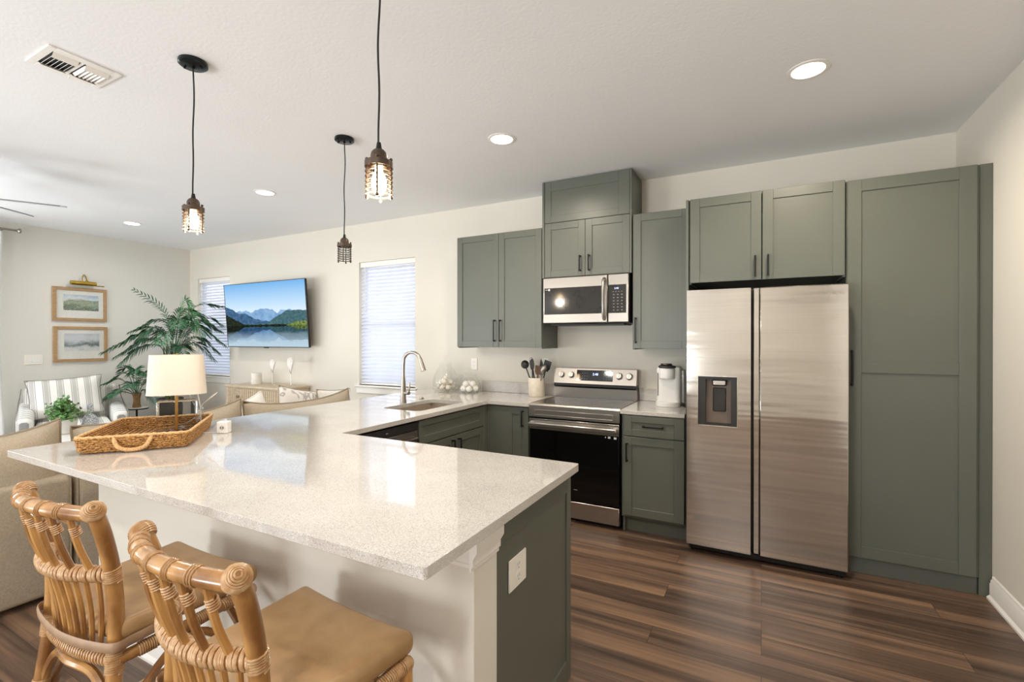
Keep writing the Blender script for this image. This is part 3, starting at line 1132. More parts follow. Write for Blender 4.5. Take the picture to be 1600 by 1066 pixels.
mb = MB(); mb.box(RX0 + .05, RX1 - .05, RY - .004, RY + .001, .825, .832, .001); mb.box(RX0 + .05, RX1 - .05, RY - .004, RY + .001, .865, .870, .001); mb.box(RX1 - .055, RX1 - .05, RY - .004, RY + .001, .832, .865); mb.box(RX0 + .05, RX0 + .055, RY - .004, RY + .001, .832, .865)
mb.build('front_trim', 'steel', t)
mb = MB(); mb.box(RX0 + .004, RX1 - .004, RY + .004, RY + .044, .178, .798, .004)
od = mb.build('oven_door', 'blackglass', t)
mb = MB(); mb.box(RX0 + .004, RX1 - .004, RY - .002, RY + .004, .712, .798, .002)
mb.build('door_trim', 'steel', od)
mb = MB(); mb.box(RX0 + .012, RX1 - .012, RY - .052, RY - .028, .736, .772, .008)
for x in (RX0 + .03, RX1 - .03):
    mb.box(x - .014, x + .014, RY - .03, RY - .001, .738, .77, .003)
mb.build('handle', 'steel', od)
mb = MB(); mb.box(-1.028, -1.008, RY + .0035, RY + .0042, .690, .706); mb.box(-.982, -.962, RY + .0035, RY + .0042, .688, .704)
mb.box(-1.05, -1.042, RY + .0035, RY + .0042, .693, .702)
mb.build('sticker', 'mark', od)
mb = MB(); mb.box(-1.30, -1.27, RY + .0035, RY + .0042, .262, .267)
mb.build('logo', 'darkmark', od)
mb = MB(); mb.box(RX0 + .004, RX1 - .004, RY + .004, RY + .044, .038, .168, .004)
mb.build('storage_drawer', 'steel', t)
mb = MB(); mb.prism([(4.06, .918), (4.055, 1.005), (4.13, 1.005), (4.13, .918)], RX0, RX1, 'x')
mb.prism([(4.03, 1.045), (4.058, 1.178), (4.13, 1.178), (4.13, 1.045)], RX0, RX1, 'x')
bg = mb.build('back_panel', 'steel_mid', t)
mb = MB(); mb.prism([(4.052, 1.006), (4.024, 1.022), (4.03, 1.044), (4.128, 1.044), (4.128, 1.006)], RX0 + .002, RX1 - .002, 'x')
tag(mb.build('vent_strip', 'blackglass', bg), 'dark vent strip')
def bgp(x, z, d):
    s = (z - 1.045) / .133
    return (x, 4.03 + .028 * s - d, z)
mb = MB()
q = [(-1.474, 1.072), (-1.143, 1.072), (-1.143, 1.166), (-1.474, 1.166)]
vs = [bgp(x, z, .0008) for x, z in q] + [bgp(x, z, -.004) for x, z in q]
mb.add(vs, [(0, 1, 2, 3), (4, 5, 6, 7), (0, 1, 5, 4), (1, 2, 6, 5), (2, 3, 7, 6), (3, 0, 4, 7)])
dp = mb.build('display', 'blackglass', bg)
text('clock_digits', '2:48', .030, 'glow_blue', dp, bgp(-1.300, 1.130, .0016), (R(90 - 12), 0, 0))
mb = MB()
for i in range(4):
    for j in range(3):
        for xb in (-1.445, -1.225):
            p = bgp(xb + i * .022, 1.088 + j * .024, .0014); mb.box(p[0], p[0] + .008, p[1], p[1] + .001, p[2], p[2] + .0025)
mb.build('key_marks', 'darkmark', dp)
for x in (-1.616, -1.522, -1.085, -.998):
    mb = MB()
    def kf(p, x=x):
        y, z = -p.z, p.y
        a = R(-12)
        return Vector((x + p.x, 4.047 + y * math.cos(a) - z * math.sin(a), 1.120 + y * math.sin(a) + z * math.cos(a)))
    mb.lathe([(.031, 0), (.031, .006), (.027, .008), (.025, .026), (.022, .03), (0, .03)], (0, 0, 0), 24, f=kf)
    mb.box(-.004, .004, -.024, .024, .029, .036, .001, kf)
    mb.build('knob', 'steel', bg)

# ------------------------------------------------------------------ microwave
t = thing('microwave', 'stainless steel over-the-range microwave with dark window and curved handle', 'microwave', (-1.3, 3.95, 1.57))
MX0, MX1, MY = -1.674, -.932, 3.75
mb = MB(); mb.box(MX0 + .002, MX1 - .002, MY + .03, 4.14, 1.572, 1.968, .003)
mb.build('body', 'charcoal', t)
mb = MB(); mb.box(MX0 + .05, MX1 - .05, MY + .06, 4.05, 1.558, 1.572, .003)
mb.build('bottom_vent', 'black', t)
mb = MB(); mb.box(MX0, -1.104, MY, MY + .029, 1.578, 1.966, .005)
md = mb.build('door', 'steel_mid', t)
mb = MB(); mb.box(-1.660, -1.152, MY - .002, MY + .001, 1.652, 1.878, .001)
mg = mb.build('window', 'mwglass', md)
mb = MB(); mb.box(-1.648, -1.628, MY - .003, MY - .002, 1.862, 1.865); mb.lathe([(.009, 0), (.009, .001), (0, .001)], (0, 0, 0), 12, f=lambda p: Vector((-1.615 + p.x, MY - .002 - p.z, 1.863 + p.y)))
mb.build('logo', 'mark', mg)
mb = MB(); mb.tube([(-1.130, MY, 1.93), (-1.128, MY - .032, 1.915), (-1.126, MY - .05, 1.84), (-1.125, MY - .054, 1.77), (-1.126, MY - .05, 1.70), (-1.128, MY - .032, 1.622), (-1.130, MY, 1.607)], .0165, 10, smooth=6, flat=(1.0, .75))
mb.build('handle', 'steel', md)
mb = MB(); mb.box(-1.101, MX1, MY, MY + .029, 1.578, 1.966, .005)
mp_ = mb.build('control_panel', 'steel_mid', t)
mb = MB(); mb.box(-1.099, -.952, MY - .002, MY + .001, 1.652, 1.880, .001)
mk = mb.build('keypad', 'mwglass', mp_)
mb = MB()
for j in range(6):
    for i in range(3):
        mb.box(-1.058 + i * .033, -1.046 + i * .033, MY - .003, MY - .002, 1.672 + j * .025, 1.678 + j * .025)
for i in range(4):
    mb.box(-1.062 + i * .023, -1.052 + i * .023, MY - .003, MY - .002, 1.822, 1.826)
mb.build('key_marks', 'darkmark', mk)
text('clock_digits', '2:48', .020, 'glow_blue', mk, (-1.030, MY - .0025, 1.850), (R(90), 0, 0))

# ------------------------------------------------------------------ small kitchen things
def plate(name, label, x, z, w, h, face, plane, kind):
    t = thing(name, label, 'outlet' if kind != 'switch' else 'switch', fmap(face, plane)(Vector((x, 0, z))), 0)
    f = fmap(face, plane)
    mb = MB(); mb.box(x - w / 2, x + w / 2, .0005, .0065, z - h / 2, z + h / 2, .002, f)
    p = mb.build('cover_plate', 'outlet', t)
    mb = MB()
    if kind == 'switch':
        for k in range(3):
            c = x + (k - 1) * .046
            mb.box(c - .0165, c + .0165, .0065, .0095, z - .033, z + .033, .001, f)
        mb.build('rocker', 'white_plastic', p)
    else:
        for k in (-1, 1):
            mb.box(x - .0165, x + .0165, .0065, .0082, z + k * .0195 - .0165, z + k * .0195 + .0165, .002, f)
        s = mb.build('socket', 'white_plastic', p)
        mb = MB()
        for k in (-1, 1):
            for q in (-1, 1):
                mb.box(x + q * .0065 - .001, x + q * .0065 + .001, .0082, .0086, z + k * .0195 - .001, z + k * .0195 + .008, 0, f)
            mb.box(x - .0022, x + .0022, .0082, .0086, z + k * .0195 - .011, z + k * .0195 - .0065, 0, f)
        mb.build('slot', 'darkmark', s)
    return t


plate('wall_outlet', 'white outlet plate on the green end panel under the bar top', 1.412, .666, .122, .105, '+x', -.727, 'outlet')
plate('wall_outlet', 'white outlet plate on the wall behind the glass jars', -2.625, 1.188, .075, .118, '-y', YB, 'outlet')
plate('wall_outlet', 'white outlet plate on the wall behind the utensil crock', -1.825, 1.205, .075, .118, '-y', YB, 'outlet')
plate('light_switch', 'white triple light switch plate on the wall below the pictures', 2.372, 1.196, .165, .118, '+x', XL, 'switch')


def jar(name, label, x, y, prof_out, lid, neck):
    t = thing(name, label, 'jar', (x, y, ZT))
    prof = prof_out + [(r - .003, z + (.004 if i == 0 else 0)) for i, (r, z) in reversed(list(enumerate(prof_out)))]
    mb = MB(); mb.lathe(prof, (x, y, ZT + .0006), 28)
    mb.build('body', 'thin', t, angle=60)
    mb = MB(); mb.lathe(lid, (x, y, ZT + neck), 24)
    mb.build('lid', 'thin', t, angle=60)
    return t


J1, J2 = (-2.870, 3.985), (-2.58, 3.985)
jar('glass_jar', 'taller lidded clear glass jar filled with shells by the window', *J1,
    [(.001, 0), (.108, .0), (.126, .02), (.134, .08), (.126, .14), (.098, .20), (.062, .25), (.06, .27)],
    [(.066, 0), (.066, .006), (.05, .02), (.02, .04), (.012, .05), (.022, .066), (.022, .078), (.008, .09), (0, .092)], .272)
jar('glass_jar', 'shorter lidded clear glass jar filled with white balls', *J2,
    [(.001, 0), (.10, .0), (.114, .015), (.116, .05), (.104, .10), (.078, .145), (.07, .165), (.072, .172)],
    [(.08, 0), (.08, .006), (.05, .02), (.016, .03), (.012, .038), (.022, .055), (.018, .07), (0, .078)], .173)
random.seed(3)
sh = None
for k in range(13):
    ring = 0 if k < 7 else (1 if k < 12 else 2)
    an = k * 2.4
    rr = (.072, .055, .0)[ring]
    z = (.036, .088, .128)[ring]
    c = (J1[0] + rr * math.cos(an) * (1 if k else 0), J1[1] + rr * math.sin(an) * (1 if k else 0), ZT + z + random.uniform(-.003, .006))
    if sh is None:
        mb = MB()
        def sf(p):
            a = math.atan2(p.y, p.x)
            q = 1 + .10 * math.sin(7 * a) * (1 - abs(p.z) / .030)
            return Vector((p.x * q, p.y * q * .85, p.z))
        mb.ball((0, 0, 0), .030, sz=.8, seg=28, fn=sf)
        sh = mb.build('shell', 'shell', None, angle=80)
        o = sh
    else:
        o = sh.copy(); C.objects.link(o)
    o.location = c
    o.rotation_euler = (random.uniform(-1, 1), random.uniform(-1, 1), random.uniform(0, 6))
    tag(o, 'cream shell piled inside the taller lidded glass jar', 'shell', 'shells in the taller glass jar')
wb_ = None
for k in range(10):
    ring = 0 if k < 7 else 1
    an = k * (2 * math.pi / 6) + ring * .5
    rr = 0 if k == 6 else (.07 if ring == 0 else .042)
    c = (J2[0] + rr * math.cos(an if ring == 0 else k * 2.09), J2[1] + rr * math.sin(an if ring == 0 else k * 2.09), ZT + (.037 if ring == 0 else .084))
    if wb_ is None:
        mb = MB(); mb.ball((0, 0, 0), .031, seg=18, rings=10)
        wb_ = mb.build('decorative_ball', 'shell_white', None, angle=80); o = wb_
    else:
        o = wb_.copy(); C.objects.link(o)
    o.location = c
    tag(o, 'white textured ball inside the shorter lidded glass jar', 'ball', 'white balls in the shorter glass jar')

# utensil crock
cx, cy = -1.845, 3.99
t = thing('utensil_crock', 'cream stoneware crock of cooking utensils left of the range', 'crock', (cx, cy, ZT))
mb = MB(); mb.lathe([(0, .001), (.072, .001), (.076, .006), (.077, .168), (.074, .172), (.070, .168), (.069, .012), (0, .012)], (cx, cy, ZT), 28)
mb.build('body', 'stoneware', t, angle=50)


def utensil(name, label, base, top, hr, head, hm, cat, handle_m='charcoal'):
    """stick from inside the crock to top with a head mesh"""
    b = Vector((cx + base[0], cy + base[1], ZT + .015)); tp = Vector((cx + top[0], cy + top[1], ZT + top[2]))
    t = thing(name, label, cat, b)
    mb = MB(); mb.tube([b, b.lerp(tp, .5), tp], hr, 8)
    mb.build('handle', handle_m, t)
    d = (tp - b).normalized()
    side = Vector((1, 0, 0)); side = (side - d * side.dot(d)).normalized()
    nn = d.cross(side)
    mb = MB()
    head(mb, lambda p: tp + side * p.x + nn * p.y + d * p.z)
    mb.build('head', hm, t, angle=60)
    return t


def spoon(w, h, th=.012):
    def g(mb, f):
        mb.ball((0, 0, h / 2), 1, w / 2, th / 2, h / 2, 16, 10, lambda p: f(Vector((p.x * 1, p.y, p.z))))
    return g


def turner(w, h):
    def g(mb, f):
        mb.prism([(-w * .3, 0), (w * .3, 0), (w / 2, h * .3), (w / 2, h), (-w / 2, h), (-w / 2, h * .3)], -.002, .002, 'y')
        k = len(mb.v)
        mb.v = [tuple(f(Vector(p))) for p in mb.v]
    return g


def ballhead(r):
    def g(mb, f):
        mb.ball((0, 0, r), r, 1, .7, 1, 16, 10, f)
    return g


utensil('ladle', 'black round-headed ladle leaning at the left of the crock', (.0, -.022), (-.092, -.027, .255), .006, ballhead(.04), 'charcoal', 'utensil')
utensil('serving_spoon', 'steel-backed long spoon standing tallest in the crock', (-.01, .032), (-.05, .022, .25), .006, spoon(.05, .11), 'utgrey', 'utensil')
utensil('serving_spoon', 'black long spoon beside the steel one in the crock', (-.012, -.048), (-.024, -.042, .24), .006, spoon(.045, .11), 'charcoal', 'utensil')
utensil('wooden_spatula', 'brown wooden spatula in the middle of the crock', (.0, .002), (.018, -.012, .20), .007, turner(.06, .085), 'woodspoon', 'utensil', 'woodspoon')
utensil('knife', 'black pointed utensil standing behind the wooden spatula', (.02, .048), (.03, .038, .25), .006, lambda mb, f: (mb.prism([(-.022, 0), (.022, 0), (.012, .06), (-.006, .095)], -.003, .003, 'y'), setattr(mb, 'v', [tuple(f(Vector(p))) for p in mb.v])), 'charcoal', 'utensil')
utensil('turner', 'black slotted turner leaning to the right over the crock rim', (.014, .018), (.088, .004, .235), .006, turner(.07, .10), 'charcoal', 'utensil')
utensil('whisk', 'grey steel whisk leaning right in the crock', (.014, -.036), (.076, -.046, .205), .006, spoon(.06, .10, .05), 'utgrey', 'utensil', 'utgrey')

# coffee maker
kx, ky = -.652, 3.90
t = thing('coffee_maker', 'white single-serve coffee maker on the short counter by the refrigerator', 'coffee maker', (kx, ky, ZT))
mb = MB(); mb.rbox((kx, ky + .06, ZT + .158), (.092, .095, .155), .035, 4)
mb.build('body', 'white_plastic', t)
mb = MB(); mb.lathe([(0, 0), (.092, 0), (.094, .008), (.094, .03), (.088, .036), (0, .036)], (kx - .002, ky - .02, ZT + .001), 28, sy=.9)
mb.build('drip_tray', 'white_plastic', t)
mb = MB(); mb.lathe([(0, .215), (.055, .215), (.062, .222), (.064, .285), (.055, .30), (0, .302)], (kx - .008, ky - .03, ZT), 28)
mb.build('brew_head', 'white_plastic', t)
mb = MB(); mb.lathe([(0, .302), (.060, .302), (.066, .308), (.064, .318), (.04, .324), (0, .324)], (kx - .008, ky - .03, ZT), 28)
hd = mb.build('lid', 'charcoal', t)
mb = MB(); mb.lathe([(0, .3245), (.042, .3245), (.046, .328), (.04, .336), (0, .338)], (kx - .012, ky - .035, ZT), 24)
mb.build('lid_handle', 'nickel', hd)
mb = MB(); mb.rbox((kx + .108, ky + .07, ZT + .155), (.014, .075, .13), .01, 3)
tag(mb.build('water_tank', mat('smoky_tank', '8e8c89', .15, var=.03), t), 'smoky grey water tank')
mb = MB(); mb.box(kx - .082, kx - .074, ky - .037, ky - .033, ZT + .08, ZT + .26, .001)
mb.build('side_trim', 'darkmark', t)
mb = MB(); mb.tube([(kx + .10, ky + .05, ZT + .01), (kx + .13, ky - .05, ZT + .0065), (kx + .165, ky - .02, ZT + .0065)], .004, 6, smooth=4)
mb.build('power_cord', 'black', t)

# ------------------------------------------------------------------ pendants, cans, vent, fan
def pendant(label, x, y, zbot, lit):
    t = thing('pendant_light', label, 'pendant light', (x, y, HC), 0, 'cage pendant lights over the peninsula')
    mb = MB(); mb.lathe([(0, 0), (.062, 0), (.064, -.004), (.064, -.018), (.056, -.024), (.008, -.026), (.008, -.034), (0, -.034)], (x, y, HC - .0005), 32)
    ca = mb.build('canopy', mat('canopy_black', '24282c', .25, .7, var=.08), t)
    mb = MB()
    for s in (-1, 1):
        mb.lathe([(0, -.024), (.006, -.024), (.006, -.034), (0, -.036)], (x + s * .035, y + s * .02, HC), 10)
    mb.build('screw', 'black', ca)
    zt = zbot + .182
    mb = MB()
    n = 12
    pts = [(x + .006 * math.sin(3.2 * i / n * 3) * math.sin(math.pi * i / n), y + .003 * math.sin(5 * i / n), HC - .03 + (zt - HC + .03) * i / n) for i in range(n + 1)]
    mb.tube(pts, .0036, 7, smooth=3)
    mb.build('cord', 'pendant_wire', t)
    mb = MB(); mb.lathe([(0, .184), (.007, .184), (.010, .165), (.013, .158), (.013, .155), (0, .155)], (x, y, zbot), 16)
    mb.build('strain_relief', 'black', t)
    mb = MB(); mb.lathe([(0, .158), (.018, .158), (.025, .150), (.028, .140), (.028, .105), (.025, .1), (0, .1)], (x, y, zbot), 24)
    mb.build('socket_cup', 'bronze', t)
    mb = MB()
    Rr = .0405
    prof = [(Rr - .014, .118), (Rr + .007, .118), (Rr + .007, .098), (Rr + .004, .098), (Rr + .004, .114), (Rr - .014, .114)]
    mb.lathe(prof, (x, y, zbot), 32, True)
    for k in range(6):
        z = .084 - .0155 * k
        ro, ri = Rr + .006, Rr - .006
        mb.lathe([(ro, z - .002), (ro, z), (ri, z + .0015), (ri, z - .0005)], (x, y, zbot), 32, True)
    for k in range(4):
        a = R(35 + 90 * k)
        px, py = x + Rr * math.cos(a), y + Rr * math.sin(a)
        mb.tube([(px, py, zbot - .004), (px, py, zbot + .126)], .0032, 8)
        mb.ball((px, py, zbot - .004), .006, seg=10, rings=6)
        mb.ball((px, py, zbot + .127), .006, seg=10, rings=6)
    mb.build('cage', 'bronze', t)
    mb = MB(); mb.lathe([(.031, .098), (.031, .012), (.0298, .012), (.0298, .098)], (x, y, zbot), 28, True)
    mb.build('glass_cylinder', 'thin', t, angle=60)
    mb = MB(); mb.lathe([(.013, .1), (.013, .086), (.022, .066), (.026, .048), (.022, .03), (.01, .021), (0, .02)], (x, y, zbot), 20)
    b = mb.build('bulb', 'glow_warm' if lit else 'thin', t, angle=60)
    if lit:
        l = bpy.data.lights.new('pendant_bulb', 'POINT')
        l.energy = 11
        l.color = (1, .86, .68)
        l.shadow_soft_size = .03
        lo = bpy.data.objects.new('pendant_bulb', l)
        C.objects.link(lo)
        lo.parent = t
        lo.location = (0, 0, zbot - HC - .02)
    return t


pendant('lit cage pendant hanging farthest left, above the woven tray', -2.487, 1.34, 1.975, True)
pendant('lit cage pendant hanging lowest and nearest over the bar, canopy out of view', -1.156, 1.22, 1.926, True)
pendant('small unlit cage pendant hanging farthest back, left of the window blind', -2.52, 2.33, 1.972, False)


def can(label, x, y, power, col=(1, .965, .915)):
    t = thing('recessed_light', label, 'ceiling light', (x, y, HC), 0, 'recessed ceiling lights')
    mb = MB(); mb.lathe([(.095, 0), (.095, -.003), (.076, -.006), (.074, -.004), (.074, 0)], (x, y, HC - .0005), 36, True)
    mb.build('trim_ring', 'trim', t)
    mb = MB(); mb.lathe([(0, -.0035), (.0735, -.0035), (.0735, -.0005), (0, -.0005)], (x, y, HC - .0005), 36)
    mb.build('diffuser', 'glow_can', t)
    l = bpy.data.lights.new('recessed_led', 'AREA')
    l.shape = 'DISK'; l.size = .14; l.energy = power; l.color = col; l.spread = R(165)
    lo = bpy.data.objects.new('recessed_led', l)
    C.objects.link(lo)
    lo.parent = t
    lo.location = (0, 0, -.012)
    return t


can('round recessed light in the ceiling above the refrigerator', .207, 2.84, 17, (1, .87, .70))
can('round recessed light in the ceiling in front of the upper left cabinet', -1.576, 2.84, 17, (1, .87, .70))
can('round recessed light in the ceiling between the two hanging pendants', -4.10, 2.84, 7)
can('farthest round recessed light, near the left wall of the living area', -6.577, 2.86, 9)
can('round recessed light in the ceiling behind the camera', -.3, -.6, 16)
can('round recessed light in the ceiling behind the camera, to the left', -2.6, -.6, 12)
can('unseen recessed light added in the ceiling, nearest to the front wall', -.3, -2.4, 16)  # extra can added out of view to brighten the kitchen

# air vent
vx, vy = -3.065, 1.09
t = thing('air_vent', 'white rectangular louvred air vent in the ceiling above the bar end', 'vent', (vx, vy, HC))
hw, hd_ = .135, .145
mb = MB()
z0, z1 = HC - .008, HC - .0005
mb.box(vx - hw, vx + hw, vy - hd_, vy - hd_ + .032, z0, z1, .002); mb.box(vx - hw, vx + hw, vy + hd_ - .032, vy + hd_, z0, z1, .002)
mb.box(vx - hw, vx - hw + .045, vy - hd_ + .032, vy + hd_ - .032, z0, z1, .002); mb.box(vx + hw - .045, vx + hw, vy - hd_ + .032, vy + hd_ - .032, z0, z1, .002)
mb.box(vx - hw + .045, vx + hw - .045, vy - .006, vy + .006, z0, z1, .001)
mb.build('frame', 'trim', t)
mb = MB(); mb.box(vx - hw + .04, vx + hw - .04, vy - hd_ + .03, vy + hd_ - .03, HC - .0025, HC - .0006)
mb.build('duct', 'black', t)
mb = MB()
for s in (-1, 1):
    for k in range(6):
        c = vy + s * (.020 + k * .0165)
        def vf(p, c=c, s=s):
            a = R(-50) * s
            y, z = p.y, p.z
            return Vector((p.x, c + y * math.cos(a) - z * math.sin(a), HC - .010 + y * math.sin(a) + z * math.cos(a)))
        mb.box(vx - hw + .065, vx + hw - .065, -.008, .008, -.0006, .0006, 0, vf)
    for q in (-1, 1):
        yc = vy + s * .062
        def wf(p, q=q, yc=yc):
            a = R(38) * q
            return Vector((vx + q * .075 + p.x * math.cos(a) - p.z * math.sin(a), yc + p.y, HC - .014 + p.x * math.sin(a) + p.z * math.cos(a)))
        mb.box(-.016, .016, -.048, .048, -.0008, .0008, 0, wf)
mb.build('louvre', 'trim', t)
mb = MB(); mb.tube([(vx - .075, vy + .005, HC - .016), (vx - .085, vy + .004, HC - .032)], .003, 6)
mb.build('lever', 'trim', t)

# ceiling fan
fx_, fy_, fz = -5.29, 1.14, 2.51
t = thing('ceiling_fan', 'white ceiling fan in the living area with two blade tips in view', 'ceiling fan', (fx_, fy_, HC))
mb = MB(); mb.lathe([(0, HC - .0005), (.07, HC - .0005), (.065, HC - .05), (.015, HC - .06), (.015, fz + .12), (.06, fz + .11), (.11, fz + .06), (.11, fz - .01), (.09, fz - .06), (0, fz - .075)], (fx_, fy_, 0), 28)
mb.build('motor_housing', 'fan', t)
for k in range(6):
    a = R(61 + 60 * k)
    def bf(p, a=a):
        tw = R(9)
        y, z = p.y * math.cos(tw) - p.z * math.sin(tw), p.y * math.sin(tw) + p.z * math.cos(tw)
        return Vector((fx_ + p.x * math.cos(a) - y * math.sin(a), fy_ + p.x * math.sin(a) + y * math.cos(a), fz + z))
    mb = MB()
    out = [(.09, -.03), (.16, -.055), (.56, -.062), (.63, -.045), (.655, -.01), (.655, .03), (.64, .06), (.16, .055), (.09, .03)]
    mb.prism(out, -.004, .004)
    mb.v = [tuple(bf(Vector(p))) for p in mb.v]
    b = mb.build('blade', 'fan', t)
    mb = MB(); mb.prism([(.13, -.0565), (.56, -.0645), (.625, -.049), (.625, -.045), (.56, -.060), (.13, -.052)], -.0045, .0045)
    mb.v = [tuple(bf(Vector(p))) for p in mb.v]
    tag(mb.build('edge_band', 'fan_edge', b), 'grey blade edge')

# ------------------------------------------------------------------ tray and lamp on the bar
TX, TY, TA = -2.835, 1.325, R(50.6)
t = thing('woven_tray', 'square-cornered woven seagrass tray with rope handles on the bar', 'tray', (TX, TY, ZT), TA)
mb = MB()
def rect_path(hx, hy, r, z, n=56, ph=0.0, amp=.0035, waves=34):
    base = rounded(-hx, hx, -hy, hy, r, 4)
    pts = []
    per = []
    tot = 0
    m = len(base)
    for i in range(m):
        d = math.dist(base[i], base[(i + 1) % m]); per.append(d); tot += d
    nn = n * 4
    for k in range(nn):
        s = tot * k / nn
        i = 0
        while s > per[i]:
            s -= per[i]; i += 1
        u = s / per[i]
        x = base[i][0] + (base[(i + 1) % m][0] - base[i][0]) * u
        y = base[i][1] + (base[(i + 1) % m][1] - base[i][1]) * u
        w = math.sin(2 * math.pi * waves * k / nn + ph)
        l = math.hypot(x, y)
        pts.append((x + x / l * amp * w, y + y / l * amp * w, z + .002 * math.sin(2 * math.pi * waves * k / nn * 1.7 + ph * 2)))
    return pts
for k in range(7):
    g = k / 6
    z = .0115 + .060 * g
    for ph in (0, math.pi):
        mb.tube(rect_path(.208 + .010 * g, .288 + .012 * g, .022, z, 40, ph + k * 1.1, .0045, 38), .0058, 5, True)
mb.build('wall', 'seagrass', t, local=True, angle=60)
mb = MB()
for k in range(17):
    x = -.20 + .025 * k
    for ph in (0, math.pi):
        pts = [(x + .004 * math.sin(j * 1.2 + ph + k), -.285 + .57 * j / 40, .0115 + .002 * math.sin(j * 1.2 + ph + k * .7)) for j in range(41)]
        mb.tube(pts, .0072, 5)
mb.build('base', 'seagrass', t, local=True, angle=60)
mb = MB(); mb.tube(rect_path(.219, .301, .024, .0765, 40, 0, .0008, 60), .0062, 6, True)
tag(mb.build('rim', 'rope', t, local=True), 'pale rope rim')
for s, lab in ((-1, 'near'), (1, 'far')):
    mb = MB()
    y = s * .309
    pts = [(-.072, s * .298, .072), (-.066, y, .050), (-.050, s * .314, .026), (-.02, s * .316, .014), (.02, s * .316, .014), (.05, s * .314, .026), (.066, y, .050), (.072, s * .298, .072)]
    mb.tube(pts, .0085, 8, smooth=6)
    mb.helix(pts, .0085, .002, .007)
    mb.build('handle', 'rope', t, local=True, angle=60)

LX, LY, LA = -2.905, 1.478, R(58)
ZL = ZT + .0212
t = thing('table_lamp', 'table lamp with clear block base, brass stem and white oval shade in the tray', 'lamp', (LX, LY, ZL), LA)
mb = MB(); mb.rbox((0, 0, .083), (.093, .036, .082), .012, 4)
mb.build('crystal_base', 'glass', t, local=True, angle=60)
mb = MB(); mb.box(-.007, .007, -.0445, -.0365, .002, .40, .001); mb.box(-.006, .006, -.043, .004, .37, .385, .001); mb.tube([(0, 0, .166), (0, 0, .40)], .006, 10)
mb.build('stem', 'brass', t, local=True)
mb = MB()
def so(a, hx, hy):
    c, s = math.cos(a), math.sin(a)
    e = .62
    return (hx * abs(c) ** e * (1 if c > 0 else -1), hy * abs(s) ** e * (1 if s > 0 else -1))
vs, fs = [], []
seg = 64
rows = [(.140, .086, .198), (.126, .076, .418)]
for inner in (0, 1):
    for hx, hy, z in (rows if not inner else rows[::-1]):
        for k in range(seg):
            x, y = so(2 * math.pi * k / seg, hx - inner * .002, hy - inner * .002)
            vs.append((x, y, z))
for i in range(4):
    for k in range(seg):
        fs.append((i * seg + k, i * seg + (k + 1) % seg, ((i + 1) % 4) * seg + (k + 1) % seg, ((i + 1) % 4) * seg + k))
mb.add(vs, fs)
sd = mb.build('lamp_shade', 'shade', t, local=True)
mb = MB(); mb.tube([(-.126, 0, .405), (0, 0, .40), (.126, 0, .405)], .002, 6)
mb.build('spider', 'brass', sd, local=True)
mb = MB(); mb.lathe([(0, .40), (.006, .40), (.008, .412), (.005, .424), (0, .426)], (0, 0, 0), 12)
mb.build('finial', 'brass', sd, local=True)
mb = MB()
mb.tube([(.02, .01, .30), (.06, .045, .17), (.085, .055, .08), (.05, .055, .03), (-.02, .05, .015), (.03, .06, .006), (.10, .06, .004), (.13, .03, .02)], .0022, 6, smooth=8)
mb.build('power_cord', 'white_plastic', t, local=True)

# little glass bud vase with a white feather stem behind the lamp
bx_, by_ = -2.9125, 1.608
ZV = ZT + .0212
t = thing('bud_vase', 'small clear glass bottle with dried white stems beside the lamp', 'vase', (bx_, by_, ZV))
mb = MB(); mb.lathe([(.001, .001), (.030, .001), (.033, .01), (.030, .045), (.014, .075), (.011, .105), (.014, .112), (.0115, .112), (.009, .105), (.012, .075), (.027, .045), (.03, .012), (.001, .006)], (bx_, by_, ZV), 24)
mb.build('bottle', 'thin', t, angle=60)
mb = MB()
mb.tube([(bx_, by_, ZV + .02), (bx_ - .005, by_, ZV + .11), (bx_ - .035, by_ - .01, ZV + .24)], .0028, 6, smooth=5)
mb.tube([(bx_, by_, ZV + .02), (bx_ + .005, by_, ZV + .11), (bx_ + .028, by_ + .02, ZV + .145)], .0022, 6, smooth=5)
def lf(p):
    d = Vector((.05, .035, .05)).normalized(); s = Vector((-.3, .5, .1)); s = (s - d * s.dot(d)).normalized(); n = d.cross(s)
    return Vector((bx_ + .028, by_ + .02, ZV + .145)) + d * p.z + s * p.x + n * p.y
mb.ball((0, 0, .035), 1, .013, .004, .04, 12, 10, lf)
mb.build('stem', 'knit', t, angle=60)
# power cube
px_, py_ = -2.672, 1.60
t = thing('power_cube', 'small white outlet cube on the bar behind the tray', 'outlet cube', (px_, py_, ZT), R(35))
mb = MB(); mb.rbox((0, 0, .0335), (.029, .026, .033), .006, 3)
mb.build('body', 'white_plastic', t, local=True)
mb = MB(); mb.lathe([(0, 0), (.013, 0), (.013, .001), (0, .001)], (0, 0, 0), 16, f=lambda p: Vector((p.x, -.026 - p.z, .034 + p.y)))
mb.build('socket', 'greypot', t, local=True)
mb = MB(); mb.box(.004, .008, -.0282, -.027, .03, .038); mb.box(-.008, -.004, -.0282, -.027, .03, .038)
mb.build('slot', 'black', t, local=True)
mb = MB(); mb.tube([(-.027, .0, .006), (-.05, .0, .003), (-.08, .01, .003), (-.13, .0, .003)], .0022, 6, smooth=4)
mb.build('power_cord', 'white_plastic', t, local=True)

